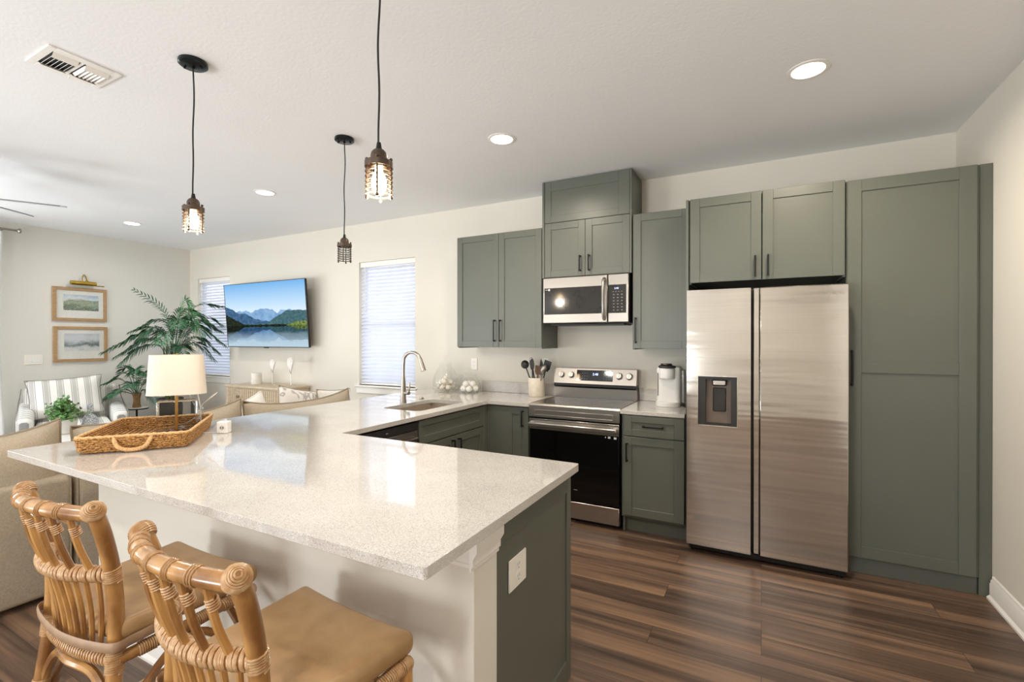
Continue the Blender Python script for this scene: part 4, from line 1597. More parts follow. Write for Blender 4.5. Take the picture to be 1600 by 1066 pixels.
# ------------------------------------------------------------------ rattan bar stools (local: seat faces +y)
def make_stool():
    t = thing('bar_stool', '', 'bar stool', (0, 0, 0), 0, 'rattan bar stools at the breakfast bar')
    W = .202
    def xb(u, bow, w=W):            # curved rail running across the back
        return [(w * (-1 + 2 * i / 8) , u - bow * (1 - (-1 + i / 4) ** 2), 0) for i in range(9)]
    top = [(x, y, .972 - .012 * (x / W) ** 2) for x, y, z in xb(-.205, .055)]
    mid = [(x, y, .785) for x, y, z in xb(-.160, .055, .180)]
    low = [(x, y, .553) for x, y, z in xb(-.150, .025, .184)]
    # back posts run from the floor to the top rail
    for s in (-1, 1):
        mb = MB()
        pts = [(s * .232, -.215, 0), (s * .215, -.185, .25), (s * .192, -.155, .52), (s * .184, -.148, .68), (s * .185, -.158, .80), (s * .198, -.182, .90), (s * .202, -.203, .968)]
        mb.tube(pts, .0195, 12, smooth=6)
        p = mb.build('back_post', 'rattan', t, True)
        mb = MB()
        # wrapped joints
        for zc, hgt in ((.553, .05), (.785, .032), (.36, .06)):
            zi = [q for q in catmull(pts, 6) if abs(q.z - zc) < hgt]
            mb = MB(); mb.helix([zi[0], zi[len(zi) // 2], zi[-1]], .0205, .0028, .006, 5, 4)
            mb.build('wrap', 'rattan_wrap', p, True, angle=60)
        mb = MB()
        # spiral cap on the corner
        e = Vector((s * .202, -.205, .968))
        for k in range(10):
            d = Vector((s * .72, -.25, .62)).normalized()
            ph = R(-34 + 12.2 * k)
            c = e + d * (.0245 * math.sin(ph))
            a = d.cross(Vector((0, 0, 1))).normalized(); b = d.cross(a)
            rr = .0245 * math.cos(ph) + .0004
            mb.tube([c + a * rr * math.cos(q * math.pi / 8) + b * rr * math.sin(q * math.pi / 8) for q in range(16)], .0031, 5, True)
        mb.ball(tuple(e), .0235, seg=14, rings=8)
        mb.build('wrap', 'rattan_wrap', p, True, angle=60)
    mb = MB(); mb.tube([(top[0][0] - .004, top[0][1], top[0][2])] + top[1:-1] + [(top[-1][0] + .004, top[-1][1], top[-1][2])], .0185, 12, smooth=5)
    tr = mb.build('top_rail', 'rattan', t, True)
    mb = MB()
    cp = catmull(top, 8)
    for u in (.1, .2, .34, .5, .66, .8):
        i = int(u * (len(cp) - 1)); i = min(i, len(cp) - 3)
        mb = MB()
        for k in range(3):
            q = cp[i].lerp(cp[i + 1], .2 * k + .1)
            d = (cp[i + 1] - cp[i]).normalized(); a = d.cross(Vector((0, 0, 1))).normalized(); b = d.cross(a)
            q = q + d * (.005 * (k - 1))
            mb.tube([q + a * .0192 * math.cos(j * math.pi / 7) + b * .0192 * math.sin(j * math.pi / 7) for j in range(14)], .0022, 5, True)
        mb.build('wrap', 'rattan_wrap', tr, True, angle=60)
    mb = MB(); mb.tube(mid, .0155, 10, smooth=5); mb.helix(mid, .0175, .0050, .0125, 6, 6, 12); mb.helix(list(reversed(mid)), .0178, .0042, .021, 6, 6, 12)
    mb.build('middle_rail', 'rattan_wrap', t, True, angle=60)
    mb = MB(); mb.tube(low, .0165, 10, smooth=5); mb.helix(low, .0175, .0042, .0105, 5, 5, 10)
    mb.build('seat_rail', 'rattan_wrap', t, True, angle=60)
    def at(path, x):
        P = catmull(path, 8)
        return min(P, key=lambda q: abs(q.x - x))
    # spindles of the upper and lower back
    for k in range(6):
        x = -.142 + .057 * k
        a = at(top, x * 1.0) + Vector((0, 0, -.012)); b = at(mid, x * .90 + .010)
        mb = MB(); mb.tube([a, a.lerp(b, .5) + Vector((0, -.006, 0)), b], .0085, 8, smooth=4)
        j = a.lerp(b, .22)
        mb.tube([at(top, x - .035) + Vector((0, 0, -.013)), j + Vector((-.012, 0, .012)), j], .0058, 7, smooth=4)
        sp = mb.build('spindle', 'rattan', t, True)
        mb = MB(); mb.helix([a.lerp(b, .17), a.lerp(b, .24), a.lerp(b, .31)], .0105, .0024, .0055, 5, 3)
        mb.build('wrap', 'rattan_wrap', sp, True, angle=60)
    for k in range(10):
        x = -.150 + .0333 * k
        a = at(mid, x); b = at(low, x * .90)
        mb = MB(); mb.tube([a, a.lerp(b, .5) + Vector((0, .006, 0)), b], .0068, 7, smooth=3)
        mb.build('spindle', 'rattan', t, True)
    # seat frame
    for s in (-1, 1):
        mb = MB(); pts = [(s * .198, -.15, .555), (s * .216, .03, .562), (s * .226, .215, .578)]
        mb.tube(pts, .0165, 10, smooth=5)
        r_ = mb.build('side_rail', 'rattan', t, True)
        mb = MB(); P = catmull(pts, 8)
        for i in (3, 9, 14):
            mb = MB(); mb.helix([P[i - 1], P[i], P[min(i + 1, len(P) - 1)]], .0175, .0026, .0055, 5, 3)
            mb.build('wrap', 'rattan_wrap', r_, True, angle=60)
        mb = MB()
        mb.ball(pts[-1], .021, seg=14, rings=8)
        mb.helix([P[-5], P[-3], P[-1]], .0178, .0028, .0058, 5, 3)
        mb.build('wrap', 'rattan_wrap', r_, True, angle=60)
        mb = MB(); mb.tube([(s * .228, .212, .572), (s * .236, .215, .30), (s * .250, .225, 0)], .0175, 10, smooth=5)
        mb.build('front_leg', 'rattan', t, True)
        # arched side brace
        mb = MB(); mb.tube([(s * .214, -.170, .24), (s * .212, -.10, .44), (s * .217, .03, .532), (s * .234, .14, .44), (s * .240, .212, .24)], .0115, 8, smooth=6)
        mb.build('side_brace', 'rattan', t, True)
        mb = MB(); mb.tube([(s * .220, -.195, .18), (s * .241, .22, .18)], .0135, 8)
        mb.build('stretcher', 'rattan', t, True)
    for y, zc, nm in ((-.165, .512, 'back_brace'), (.214, .545, 'front_brace')):
        mb = MB(); sg = -1 if y < 0 else 1; w_ = .214 if y < 0 else .238
        mb.tube([(-w_, y + sg * .02, .26), (-w_ + .023, y, .40), (-.11, y, .495), (0, y + (-.015 if y < 0 else 0), zc), (.11, y, .495), (w_ - .023, y, .40), (w_, y + sg * .02, .26)], .0125, 8, smooth=6)
        mb.build(nm, 'rattan', t, True)
        mb = MB(); mb.tube([(-w_ - .004, -.195 if y < 0 else .22, .21), (w_ + .004, -.195 if y < 0 else .22, .21)], .0135, 8)
        mb.build('stretcher', 'rattan', t, True)
    mb = MB(); mb.tube([(-.228, .213, .576), (0, .218, .570), (.228, .213, .576)], .016, 10, smooth=5)
    mb.build('front_rail', 'rattan', t, True)
    # cushion, saddle shaped
    def sd(p):
        x, y, z = p
        w = 1 - .13 * max(0, .5 - y / .4)
        up = .012 * (x / .23) ** 2 + .004 * (abs(y) / .2) ** 2 * (1 if y > 0 else .6)
        puff = .010 * (1 - (x / .24) ** 2) * (1 - (y / .2) ** 2) if z > 0 else 0
        return Vector((x * w, y, z + up + puff - .004))
    mb = MB(); mb.rbox((0, .045, .614), (.238, .200, .031), .026, 4, sd, 10)
    sc = mb.build('seat_cushion', 'leather', t, True, angle=60)
    mb = MB()
    mb.tube([(-.214, -.06, .600), (-.218, -.125, .600), (-.205, -.176, .600), (0, -.200, .592), (.205, -.176, .600), (.218, -.125, .600), (.214, -.06, .600)], .0135, 8, smooth=7, flat=(1, .28))
    tag(mb.build('strap', 'strap', sc, True), 'taupe leather tie strap')
    return t


st = make_stool()
st.location = (-1.062, .766, 0); st.scale = (1, 1, 1.02); st.rotation_euler = (0, 0, R(-4))
st['label'] = 'rattan bar stool with tan leather seat, nearest the camera'
dup(st, (-1.755, .785, 0), R(1.5), 'rattan bar stool with tan leather seat, next to the sofa')

# ------------------------------------------------------------------ sofas (backs towards the bar)
def sofa(label, y0, y1, cushions, xb=-3.453, arm0=True, arm1=True):
    t = thing('sofa', label, 'sofa', (xb - .45, (y0 + y1) / 2, 0), 0, 'oatmeal fabric sofas')
    mb = MB(); mb.rbox((xb - .085, (y0 + y1) / 2, .35), (.085, (y1 - y0) / 2, .32), .03, 4)
    b = mb.build('back', 'sofa', t, angle=60)
    for s in (y0 + .012, y1 - .012):
        mb = MB(); mb.tube([(xb - .005, s, .05), (xb - .005, s, .64), (xb - .03, s, .664), (xb - .14, s, .664)], .005, 6, smooth=3)
        mb.build('piping', 'piping', b)
    mb = MB(); mb.rbox((xb - .52, (y0 + y1) / 2, .22), (.43, (y1 - y0) / 2 - .005, .15), .03, 4)
    mb.build('base', 'sofa', t, angle=60)
    for k, yy in enumerate((y0 + .06, y1 - .06)):
        for xx in (xb - .06, xb - .88):
            mb = MB(); mb.box(xx - .025, xx + .025, yy - .025, yy + .025, 0, .07, .004)
            mb.build('leg', 'charcoal', t)
    ya, yb = y0 + (.18 if arm0 else .01), y1 - (.18 if arm1 else .01)
    for fl, c in ((arm0, y0 + .09), (arm1, y1 - .09)):
        if fl:
            mb = MB(); mb.rbox((xb - .55, c, .33), (.40, .085, .28), .035, 4)
            mb.build('arm', 'sofa', t, angle=60)
    n = 2
    for k in range(n):
        a = ya + (yb - ya) * k / n; c = ya + (yb - ya) * (k + 1) / n
        mb = MB(); mb.rbox((xb - .57, (a + c) / 2, .445), (.38, (c - a) / 2 - .006, .075), .04, 4)
        mb.build('seat_cushion', 'sofa', t, angle=60)
    for (a, c, h, tl, tr_, sag) in cushions:
        w = c - a
        def f(p, a=a, c=c, h=h, tl=tl, tr_=tr_, sag=sag, w=w):
            u = p.x / (w / 2)
            zt = p.z
            top = (1 + p.z / (h / 2)) / 2
            lift = (tl if u < 0 else tr_) * abs(u) ** 3 - sag * (1 - u * u)
            lean = .16 * (zt / h)
            return Vector((xb - .21 - p.y + lean * -.35 + .05, (a + c) / 2 + p.x, .50 + h / 2 + zt + lift * top))
        mb = MB(); mb.pillow(w, h, .24, f, 18, .015, .5)
        q = mb.build('back_cushion', 'sofa', t, angle=70)
        mb = MB()
        n_ = 18
        loop = []
        for (ua, va, ub, vb) in ((-1, -1, 1, -1), (1, -1, 1, 1), (1, 1, -1, 1), (-1, 1, -1, -1)):
            for i in range(n_):
                u, v = ua + (ub - ua) * i / n_, va + (vb - va) * i / n_
                loop.append(f(Vector((w / 2 * u * (1 - .015 * (1 - v * v)), 0, h / 2 * v * (1 - .015 * (1 - u * u))))))
        mb.tube(loop, .0075, 6, True)
        mb.build('piping', 'piping', q, angle=60)
    return t


sofa('beige fabric sofa at the left edge, in front of the bar corner', -.75, 1.218, [(-.62, .24, .42, .0, .0, .0), (.25, 1.222, .42, .01, .055, .015)], arm1=False)
sofa('beige fabric sofa running behind the bar towards the back wall', 1.226, 3.40, [(1.27, 2.31, .42, .0, .05, .02), (2.325, 3.41, .42, .03, .035, .035)], arm0=False)


def throw_pillow(label, c, w, h, th, rot, m, pip=None, group='white throw pillows on the sofa'):
    t = thing('throw_pillow', label, 'pillow', c, 0, group)
    t.rotation_euler = (Matrix.Rotation(rot[2], 4, 'Z') @ Matrix.Rotation(rot[0], 4, 'X') @ Matrix.Rotation(rot[1], 4, 'Y')).to_euler()
    Rm = Matrix.Identity(4)
    f = lambda p: Rm @ p
    mb = MB(); mb.pillow(w, h, th, f, 16, .08, .6)
    mb.build('cover', m, t, True, angle=70)
    mb = MB()
    loop = []
    for (ua, va, ub, vb) in ((-1, -1, 1, -1), (1, -1, 1, 1), (1, 1, -1, 1), (-1, 1, -1, -1)):
        for i in range(12):
            u, v = ua + (ub - ua) * i / 12, va + (vb - va) * i / 12
            loop.append(f(Vector((w / 2 * u * (1 - .08 * (1 - v * v)), 0, h / 2 * v * (1 - .08 * (1 - u * u))))))
    mb.tube(loop, .006, 6, True)
    mb.build('piping', pip or m, t, True)
    return t


def leaf_mat():
    m, t, out = nt('leaf_print_linen')
    p = N(t, 'BsdfPrincipled', i_Roughness=.95)
    L(t, p.outputs[0], out.inputs[0])
    v = tex(t, (5, 5, 3), (0, .5, .3))
    n = N(t, 'TexNoise', i_Scale=2.0, i_Detail=1.0, i_Distortion=1.2)
    L(t, v, n.inputs['Vector'])
    r = ramp(t, n.outputs[0], [(0.0, srgb('e8e4de')), (.53, srgb('e8e4de')), (.56, srgb('c3bcb5')), (.66, srgb('b3aca6')), (.69, srgb('e8e4de'))])
    L(t, r.outputs[0], p.inputs['Base Color'])
    return m


M['leafprint'] = leaf_mat()
throw_pillow('plain white throw pillow, leftmost of those behind the sofa back', (-4.03, 2.66, .71), .42, .40, .14, (R(-14), R(-20), R(90)), 'pillow_white')
throw_pillow('white throw pillow with grey leaf print, corner pointing up', (-4.02, 3.12, .745), .44, .44, .15, (R(-14), R(14), R(90)), 'leafprint', 'sofa')
throw_pillow('white throw pillow with taupe piping at the far sofa corner', (-3.97, 3.54, .71), .44, .42, .15, (R(-10), R(4), R(90)), 'pillow_white', 'sofa')

# ------------------------------------------------------------------ television
def tv_mat():
    m, t, out = nt('lake_screen')
    e = N(t, 'Emission')
    L(t, e.outputs[0], out.inputs[0])
    e.inputs[1].default_value = 1.0
    tc = N(t, 'TexCoord')
    s = N(t, 'SeparateXYZ')
    L(t, tc.outputs['Object'], s.inputs[0])
    def mth(op, a, b=None, c=None):
        n = N(t, 'Math', operation=op)
        for i, q in enumerate((a, b, c)):
            if q is None: continue
            if isinstance(q, (int, float)): n.inputs[i].default_value = q
            else: L(t, q, n.inputs[i])
        return n.outputs[0]
    x, z = s.outputs[0], s.outputs[2]
    wl = .285                                  # water line above the lower edge
    dz = mth('SUBTRACT', z, wl)
    az = mth('ABSOLUTE', dz)
    def noise1(scale, off, detail=3.0, zz=0.0):
        cb = N(t, 'CombineXYZ')
        L(t, x, cb.inputs[0]); cb.inputs[1].default_value = off
        if zz: L(t, mth('MULTIPLY', az, zz), cb.inputs[2])
        n = N(t, 'TexNoise', i_Scale=scale, i_Detail=detail)
        L(t, cb.outputs[0], n.inputs['Vector'])
        return n.outputs[0]
    sky = ramp(t, az, [(.12, srgb('e4eef7')), (.28, srgb('bfdcf3')), (.55, srgb('78b2e6'))])
    col = sky.outputs[0]
    def layer(col, height, c0, c1, sc, off):
        n = noise1(sc, off, 4.0, 1.6)
        rr = ramp(t, n, [(.35, srgb(c0)), (.65, srgb(c1))])
        k = mth('LESS_THAN', az, height)
        mx = N(t, 'MixRGB'); L(t, k, mx.inputs[0]); L(t, col, mx.inputs[1]); L(t, rr.outputs[0], mx.inputs[2])
        return mx.outputs[0]
    ax_ = mth('ABSOLUTE', mth('SUBTRACT', x, .02))
    far = mth('SUBTRACT', mth('MULTIPLY_ADD', noise1(5.0, 1.3, 5), .22, .10), mth('MULTIPLY', mth('ABSOLUTE', mth('SUBTRACT', x, .10)), .05))
    col = layer(col, far, '8fb3d6', '6f97c2', 9, 2.0)
    midl = mth('ADD', mth('MULTIPLY', mth('MAXIMUM', mth('SUBTRACT', -.02, x), 0), .26), mth('MULTIPLY', noise1(6.0, 4.1, 4), .10))
    col = layer(col, midl, '34506f', '4e7396', 14, 5.0)
    midr = mth('ADD', mth('MULTIPLY', mth('MINIMUM', mth('MAXIMUM', mth('SUBTRACT', x, .02), 0), .42), .38), mth('MULTIPLY', noise1(7.0, 7.7, 4), .05))
    col = layer(col, midr, '3a5a5c', '54757f', 18, 8.0)
    fore = mth('ADD', mth('MULTIPLY', mth('MAXIMUM', mth('SUBTRACT', -.42, x), 0), .36), mth('MULTIPLY', noise1(16.0, 3.3, 5), .028))
    col = layer(col, fore, '1d2420', '2f3526', 25, 9.0)
    rg = mth('MULTIPLY', mth('MINIMUM', mth('MAXIMUM', mth('SUBTRACT', x, .42), 0), .2), mth('MULTIPLY', noise1(20.0, 6.3, 5), .5))
    col = layer(col, rg, '4a6238', '8f9c55', 30, 10.0)
    # water: darker reflection fading into a pale mist near the lower edge
    under = mth('LESS_THAN', dz, 0.0)
    dk = N(t, 'MixRGB', blend_type='MULTIPLY'); dk.inputs[0].default_value = 1.0
    L(t, col, dk.inputs[1]); dk.inputs[2].default_value = srgb('c3cdd6')
    n = N(t, 'TexNoise', i_Scale=3.0, i_Detail=3.0)
    mp = N(t, 'Mapping'); mp.inputs['Scale'].default_value = (1, 1, 5); L(t, tc.outputs['Object'], mp.inputs[0]); L(t, mp.outputs[0], n.inputs['Vector'])
    fade = ramp(t, mth('MULTIPLY_ADD', n.outputs[0], .10, az), [(.12, (0, 0, 0, 1)), (.31, (1, 1, 1, 1))])
    wm = N(t, 'MixRGB'); L(t, fade.outputs[0], wm.inputs[0]); L(t, dk.outputs[0], wm.inputs[1]); wm.inputs[2].default_value = srgb('b4cbd8')
    fin = N(t, 'MixRGB'); L(t, under, fin.inputs[0]); L(t, col, fin.inputs[1]); L(t, wm.outputs[0], fin.inputs[2])
    L(t, fin.outputs[0], e.inputs[0])
    return m


M['tv'] = tv_mat()
t = thing('television', 'flat television on the wall showing a mountain lake under blue sky', 'television', (-5.755, 4.0, 1.338), 0)
t.rotation_euler = (R(4.3), 0, 0)
mb = MB(); mb.box(-.822, .822, .004, .03, 0, .852, .004); mb.box(-.5, .5, .03, .055, .1, .6, .01)
mb.build('housing', 'black', t, True)
mb = MB()
mb.box(-.824, .824, -.002, .006, -.002, .008); mb.box(-.824, .824, -.002, .006, .846, .854); mb.box(-.824, -.816, -.002, .006, .008, .846); mb.box(.816, .824, -.002, .006, .008, .846); mb.box(-.05, .05, -.003, .006, -.012, -.001, .002)
mb.build('bezel', 'charcoal', t, True)
mb = MB(); mb.box(-.816, .816, .0005, .0038, .008, .846)
mb.build('screen', 'tv', t, True)
mb = MB(); mb.box(-.12, .12, .054, .13, .28, .52, .006)
mb.build('wall_mount', 'black', t, True)

# ------------------------------------------------------------------ console and what stands on it
CX0, CX1, CY0, CY1, CZ = -6.16, -5.075, 3.70, 4.13, .857
t = thing('console_chest', 'whitewashed wooden chest with fluted drawers below the television', 'chest', ((CX0 + CX1) / 2, 3.9, 0))
mb = MB(); mb.box(CX0, CX1, CY0 - .012, CY1, CZ - .028, CZ, .006)
mb.build('top', 'console', t)
mb = MB(); mb.box(CX0 + .02, CX1 - .02, CY0 + .012, CY1 - .002, .14, CZ - .028, .002)
for zz in (.60, .36, .13):
    mb.box(CX0 + .012, CX1 - .012, CY0 - .004, CY1 - .002, zz, zz + .018, .002)
mb.build('body', 'console', t)
mb = MB(); mb.box(CX1 - .021, CX1 - .013, CY0 + .05, CY1 - .04, .17, .79)
mb.build('end_panel', 'console_dark', t)
for x in (CX0 + .035, CX1 - .035):
    for y in (CY0 + .025, CY1 - .03):
        mb = MB(); mb.box(x - .022, x + .022, y - .022, y + .022, 0, .83, .003)
        mb.build('leg', 'console', t)
for z0, z1 in ((.622, .822), (.382, .596), (.152, .356)):
    mb = MB(); mb.box(CX0 + .06, CX1 - .06, CY0 + .0, CY0 + .012, z0 + .006, z1 - .006)
    n = 26
    for k in range(n):
        x = CX0 + .068 + (CX1 - CX0 - .136) * (k + .5) / n
        mb.prism([(x - .0115, CY0 + .001), (x - .010, CY0 - .009), (x + .010, CY0 - .009), (x + .0115, CY0 + .001)], z0 + .008, z1 - .008)
    d = mb.build('drawer', 'console', t, angle=20)
    for x in (CX0 + .30, CX1 - .30):
        mb = MB(); mb.lathe([(0, .026), (.014, .025), (.018, .018), (.012, .01), (.007, 0), (0, 0)], (0, 0, 0), 16, f=lambda p, x=x, z=(z0 + z1) / 2: Vector((x + p.x, CY0 - .009 - p.z, z + p.y)))
        mb.build('knob', 'nickel', d)
t = thing('candle', 'white ribbed candle jar standing on the wooden chest', 'candle', (-5.81, 3.90, CZ))
mb = MB(); mb.lathe([(0, .001), (.058, .001), (.064, .015), (.064, .13), (.060, .145), (.055, .15), (.053, .14), (.053, .12), (0, .12)] , (-5.81, 3.90, CZ), 28)
for k in range(5):
    mb.lathe([(.0645, .03 + k * .02), (.0665, .034 + k * .02), (.0645, .038 + k * .02)], (-5.81, 3.90, CZ), 28)
j = mb.build('jar', 'ceramic', t)
mb = MB(); mb.tube([(-5.81, 3.90, CZ + .12), (-5.81, 3.90, CZ + .132)], .002, 6)
mb.build('wick', 'black', j)


def sculpture(label, x, y, top, lean, seed):
    random.seed(seed)
    t = thing('shell_sculpture', label, 'ornament', (x, y, CZ), 0, 'white shell ornaments on the chest')
    mb = MB(); mb.box(x - .055, x + .055, y - .04, y + .04, CZ + .0005, CZ + .026, .004)
    mb.build('base', 'thin', t)
    mb = MB(); mb.tube([(x, y, CZ + .02), (x, y, CZ + .17)], .0035, 8); mb.tube([(x, y, CZ + .16), (x + .02 * lean, y, CZ + .19), (x + .03 * lean, y, CZ + .23)], .004, 6, smooth=4); mb.tube([(x, y, CZ + .16), (x - .02, y, CZ + .19), (x - .024, y, CZ + .22)], .004, 6, smooth=4)
    mb.build('stem', 'nickel', t)
    mb = MB()
    n = 9
    for k in range(n):
        a = -.5 + k / (n - 1)
        c = Vector((x + .01 * lean, y, CZ + .19))
        d = Vector((math.sin(a * .7 + .22 * lean), .15 * math.cos(k * 2.1), math.cos(a * .7)))
        ln = top * (.78 + .22 * math.cos(a * 2.4))
        e = c + d * ln
        mb.tube([c, c.lerp(e, .5) + Vector((a * .02, -.008, 0)), e], lambda u: .009 * math.sin(math.pi * (.12 + .84 * u)) + .002, 7, smooth=4)
    mb.build('shell', 'shell_white', t, angle=60)


sculpture('white shell ornament on a thin stand, the left one on the chest', -5.46, 3.88, .145, .35, 1)
sculpture('white shell ornament on a thin stand, the right taller one on the chest', -5.11, 3.88, .175, -.1, 2)

# ------------------------------------------------------------------ pictures, picture light
def art_mat(name, seed, pal, hz):
    m, t, out = nt(name)
    p = N(t, 'BsdfPrincipled', i_Roughness=.8)
    L(t, p.outputs[0], out.inputs[0])
    tc = N(t, 'TexCoord'); s = N(t, 'SeparateXYZ'); L(t, tc.outputs['Object'], s.inputs[0])
    mp = N(t, 'Mapping'); mp.inputs['Scale'].default_value = (1, 5, 11); mp.inputs['Location'].default_value = (seed, seed * 2.1, seed); L(t, tc.outputs['Object'], mp.inputs[0])
    n = N(t, 'TexNoise', i_Scale=1.1, i_Detail=4.0, i_Distortion=.6); L(t, mp.outputs[0], n.inputs['Vector'])
    a = N(t, 'Math', operation='MULTIPLY_ADD'); L(t, n.outputs[0], a.inputs[0]); a.inputs[1].default_value = .16
    L(t, s.outputs[2], a.inputs[2])
    r = ramp(t, a.outputs[0], [(max(0, hz + q), srgb(c)) for q, c in pal])
    n2 = N(t, 'TexNoise', i_Scale=9.0, i_Detail=5.0); L(t, mp.outputs[0], n2.inputs['Vector'])
    w = ramp(t, n2.outputs[0], [(.45, (0, 0, 0, 1)), (.75, (.4, .4, .4, 1))])
    mx = N(t, 'MixRGB'); L(t, w.outputs[0], mx.inputs[0]); L(t, r.outputs[0], mx.inputs[1]); mx.inputs[2].default_value = srgb('eceae2')
    L(t, mx.outputs[0], p.inputs['Base Color'])
    return m


def picture(label, yc, zc, w, h, pal, seed, hz):
    t = thing('framed_picture', label, 'picture', (XL, yc, zc), 0, 'oak-framed landscapes on the left wall')
    fw = .036
    mb = MB()
    x0, x1 = .002, .032
    mb.box(x0, x1, -w / 2, -w / 2 + fw, -h / 2, h / 2, .002); mb.box(x0, x1, w / 2 - fw, w / 2, -h / 2, h / 2, .002)
    mb.box(x0, x1, -w / 2 + fw, w / 2 - fw, -h / 2, -h / 2 + fw, .002); mb.box(x0, x1, -w / 2 + fw, w / 2 - fw, h / 2 - fw, h / 2, .002)
    mb.build('frame', 'oakframe', t, True)
    mb = MB(); mb.box(.004, .016, -w / 2 + fw - .002, w / 2 - fw + .002, -h / 2 + fw - .002, h / 2 - fw + .002)
    mt = mb.build('mat_board', 'pillow_white', t, True)
    mb = MB(); mb.box(.0161, .0168, -w / 2 + .105, w / 2 - .085, -h / 2 + .135, h / 2 - .09)
    pr_ = mb.build('print', art_mat('landscape_wash_%d' % seed, seed, pal, hz), mt, True)
    mb = MB(); mb.box(.022, .0235, -w / 2 + fw - .002, w / 2 - fw + .002, -h / 2 + fw - .002, h / 2 - fw + .002)
    mb.build('glazing', 'thin', t, True)


picture('upper framed landscape with green hills, under the brass picture light', 2.815, 1.890, .548, .425,
        [(-.14, '5f6b4c'), (-.05, '4f6046'), (.0, '9aa37c'), (.03, '7d8c78'), (.07, 'dfe3e2'), (.13, '9fb3d6'), (.16, 'b9c6de')], 1, .085)
picture('lower framed landscape with grey misty hills, half touched by the palm', 2.822, 1.380, .548, .450,
        [(-.14, 'dcdcda'), (-.03, 'c9ccce'), (.0, '4b5458'), (.02, '7c878d'), (.05, 'b4bbc4'), (.09, 'd3d5da'), (.15, 'bfc3ca')], 2, .06)
t = thing('picture_light', 'polished brass picture light on the wall over the upper picture', 'picture light', (XL, 2.86, 2.17))
mb = MB(); mb.tube([(.085, -.168, -.01), (.085, .09, -.01)], .028, 14); mb.tube([(.085, -.168, -.026), (.085, .178, -.032)], .007, 8)
mb.build('shade', 'gold', t, True)
mb = MB(); mb.tube([(.085, -.05, .01), (.075, -.045, .07), (.045, -.02, .105), (.012, .01, .09), (.004, .03, .03)], .006, 8, smooth=5); mb.lathe([(0, 0), (.02, 0), (.02, .006), (0, .006)], (0, 0, 0), 16, f=lambda p: Vector((.0005 + p.z, .03 + p.x, .02 + p.y)))
mb.build('arm', 'gold', t, True)

# ------------------------------------------------------------------ curtain and rod
t = thing('curtain_rod', 'grey curtain rod with a round finial at the top left', 'curtain rod', (XL + .11, 1.0, 2.71))
mb = MB(); mb.tube([(0, -2.9, 0), (0, 1.20, 0)], .012, 10)
mb.build('rod', 'nickel', t, True)
mb = MB(); mb.lathe([(0, 0), (.014, 0), (.02, .012), (.028, .018), (.028, .032), (0, .036)], (0, 0, 0), 16, f=lambda p: Vector((p.x, 1.20 + p.z, p.y)))
mb.build('finial', 'nickel', t, True)
mb = MB(); mb.tube([(0, 1.1, 0), (-.109, 1.1, 0)], .008, 8)
mb.build('bracket', 'nickel', t, True)
t = thing('curtain', 'sheer off-white linen curtain hanging at the left edge', 'curtain', (XL + .11, 1.85, 0))
mb = MB()
def cf(u, v, th=0):
    y = -.42 + .66 * u * (1 - .06 * math.sin(3 * v)) + .0
    z = 2.67 - 2.64 * v
    x = (.042 - .012 * v) * math.sin(u * 2 * math.pi * 5.5) + .01 * math.sin(u * 23 + v * 4)
    y += .035 * v * (u - .2)
    return Vector((x + th, y, z))
mb.sheet(lambda u, v: cf(u, v), 90, 14); mb.sheet(lambda u, v: cf(u, v, .003), 90, 14)
mb.build('panel', 'curtain', t, True, angle=80)
mb = MB()
for k in range(7):
    y = -.40 + .1 * k
    mb.tube([(.016 * math.cos(q * math.pi / 6), y, 2.71 + .016 * math.sin(q * math.pi / 6) - .004) for q in range(12)], .002, 5, True)
    mb.box(-.002, .002, y - .003, y + .003, 2.655, 2.69)
mb.build('ring', 'nickel', t, True)

# ------------------------------------------------------------------ armchair with striped fabric
stp = [(0, 'ece9e3'), (.50, 'a9a8a5'), (.56, 'ece9e3'), (.60, 'b7b5b0'), (.86, 'ece9e3'), (.90, 'a9a8a5'), (.95, 'ece9e3')]
stw = [(0, 'eceae5'), (.38, '8f8e8c'), (.43, 'eceae5'), (.47, 'bdbbb6'), (.80, 'eceae5'), (.84, '8f8e8c'), (.89, 'eceae5')]
M['stripe_y'] = stripes('striped_ticking', 1, .125, stw)
M['stripe_x'] = stripes('striped_ticking_cushion', 0, .118, stw)
M['stripe_fine'] = stripes('fine_striped_ticking', 1, .055, [(0, 'eceae5'), (.62, 'b5b6b8'), (.82, 'eceae5')])
M['stripe_fx'] = stripes('fine_striped_ticking_side', 0, .085, [(0, 'eceae5'), (.55, '9b9b9b'), (.62, 'eceae5'), (.68, 'b3b3b0'), (.90, 'eceae5')])
AX, AY, AA = -7.08, 2.50, R(-18)
t = thing('armchair', 'white and grey striped armchair in front of the left wall', 'armchair', (AX, AY, 0), AA)
mb = MB(); mb.rbox((.0, 0, .24), (.40, .43, .14), .03, 4)
mb.build('base', 'stripe_y', t, True, angle=60)
mb = MB(); mb.rbox((.07, 0, .43), (.36, .315, .075), .045, 4)
mb.build('seat_cushion', 'stripe_y', t, True, angle=60)
mb = MB(); mb.rbox((-.36, 0, .52), (.07, .42, .36), .05, 4)
mb.build('backrest', 'stripe_y', t, True, angle=60)
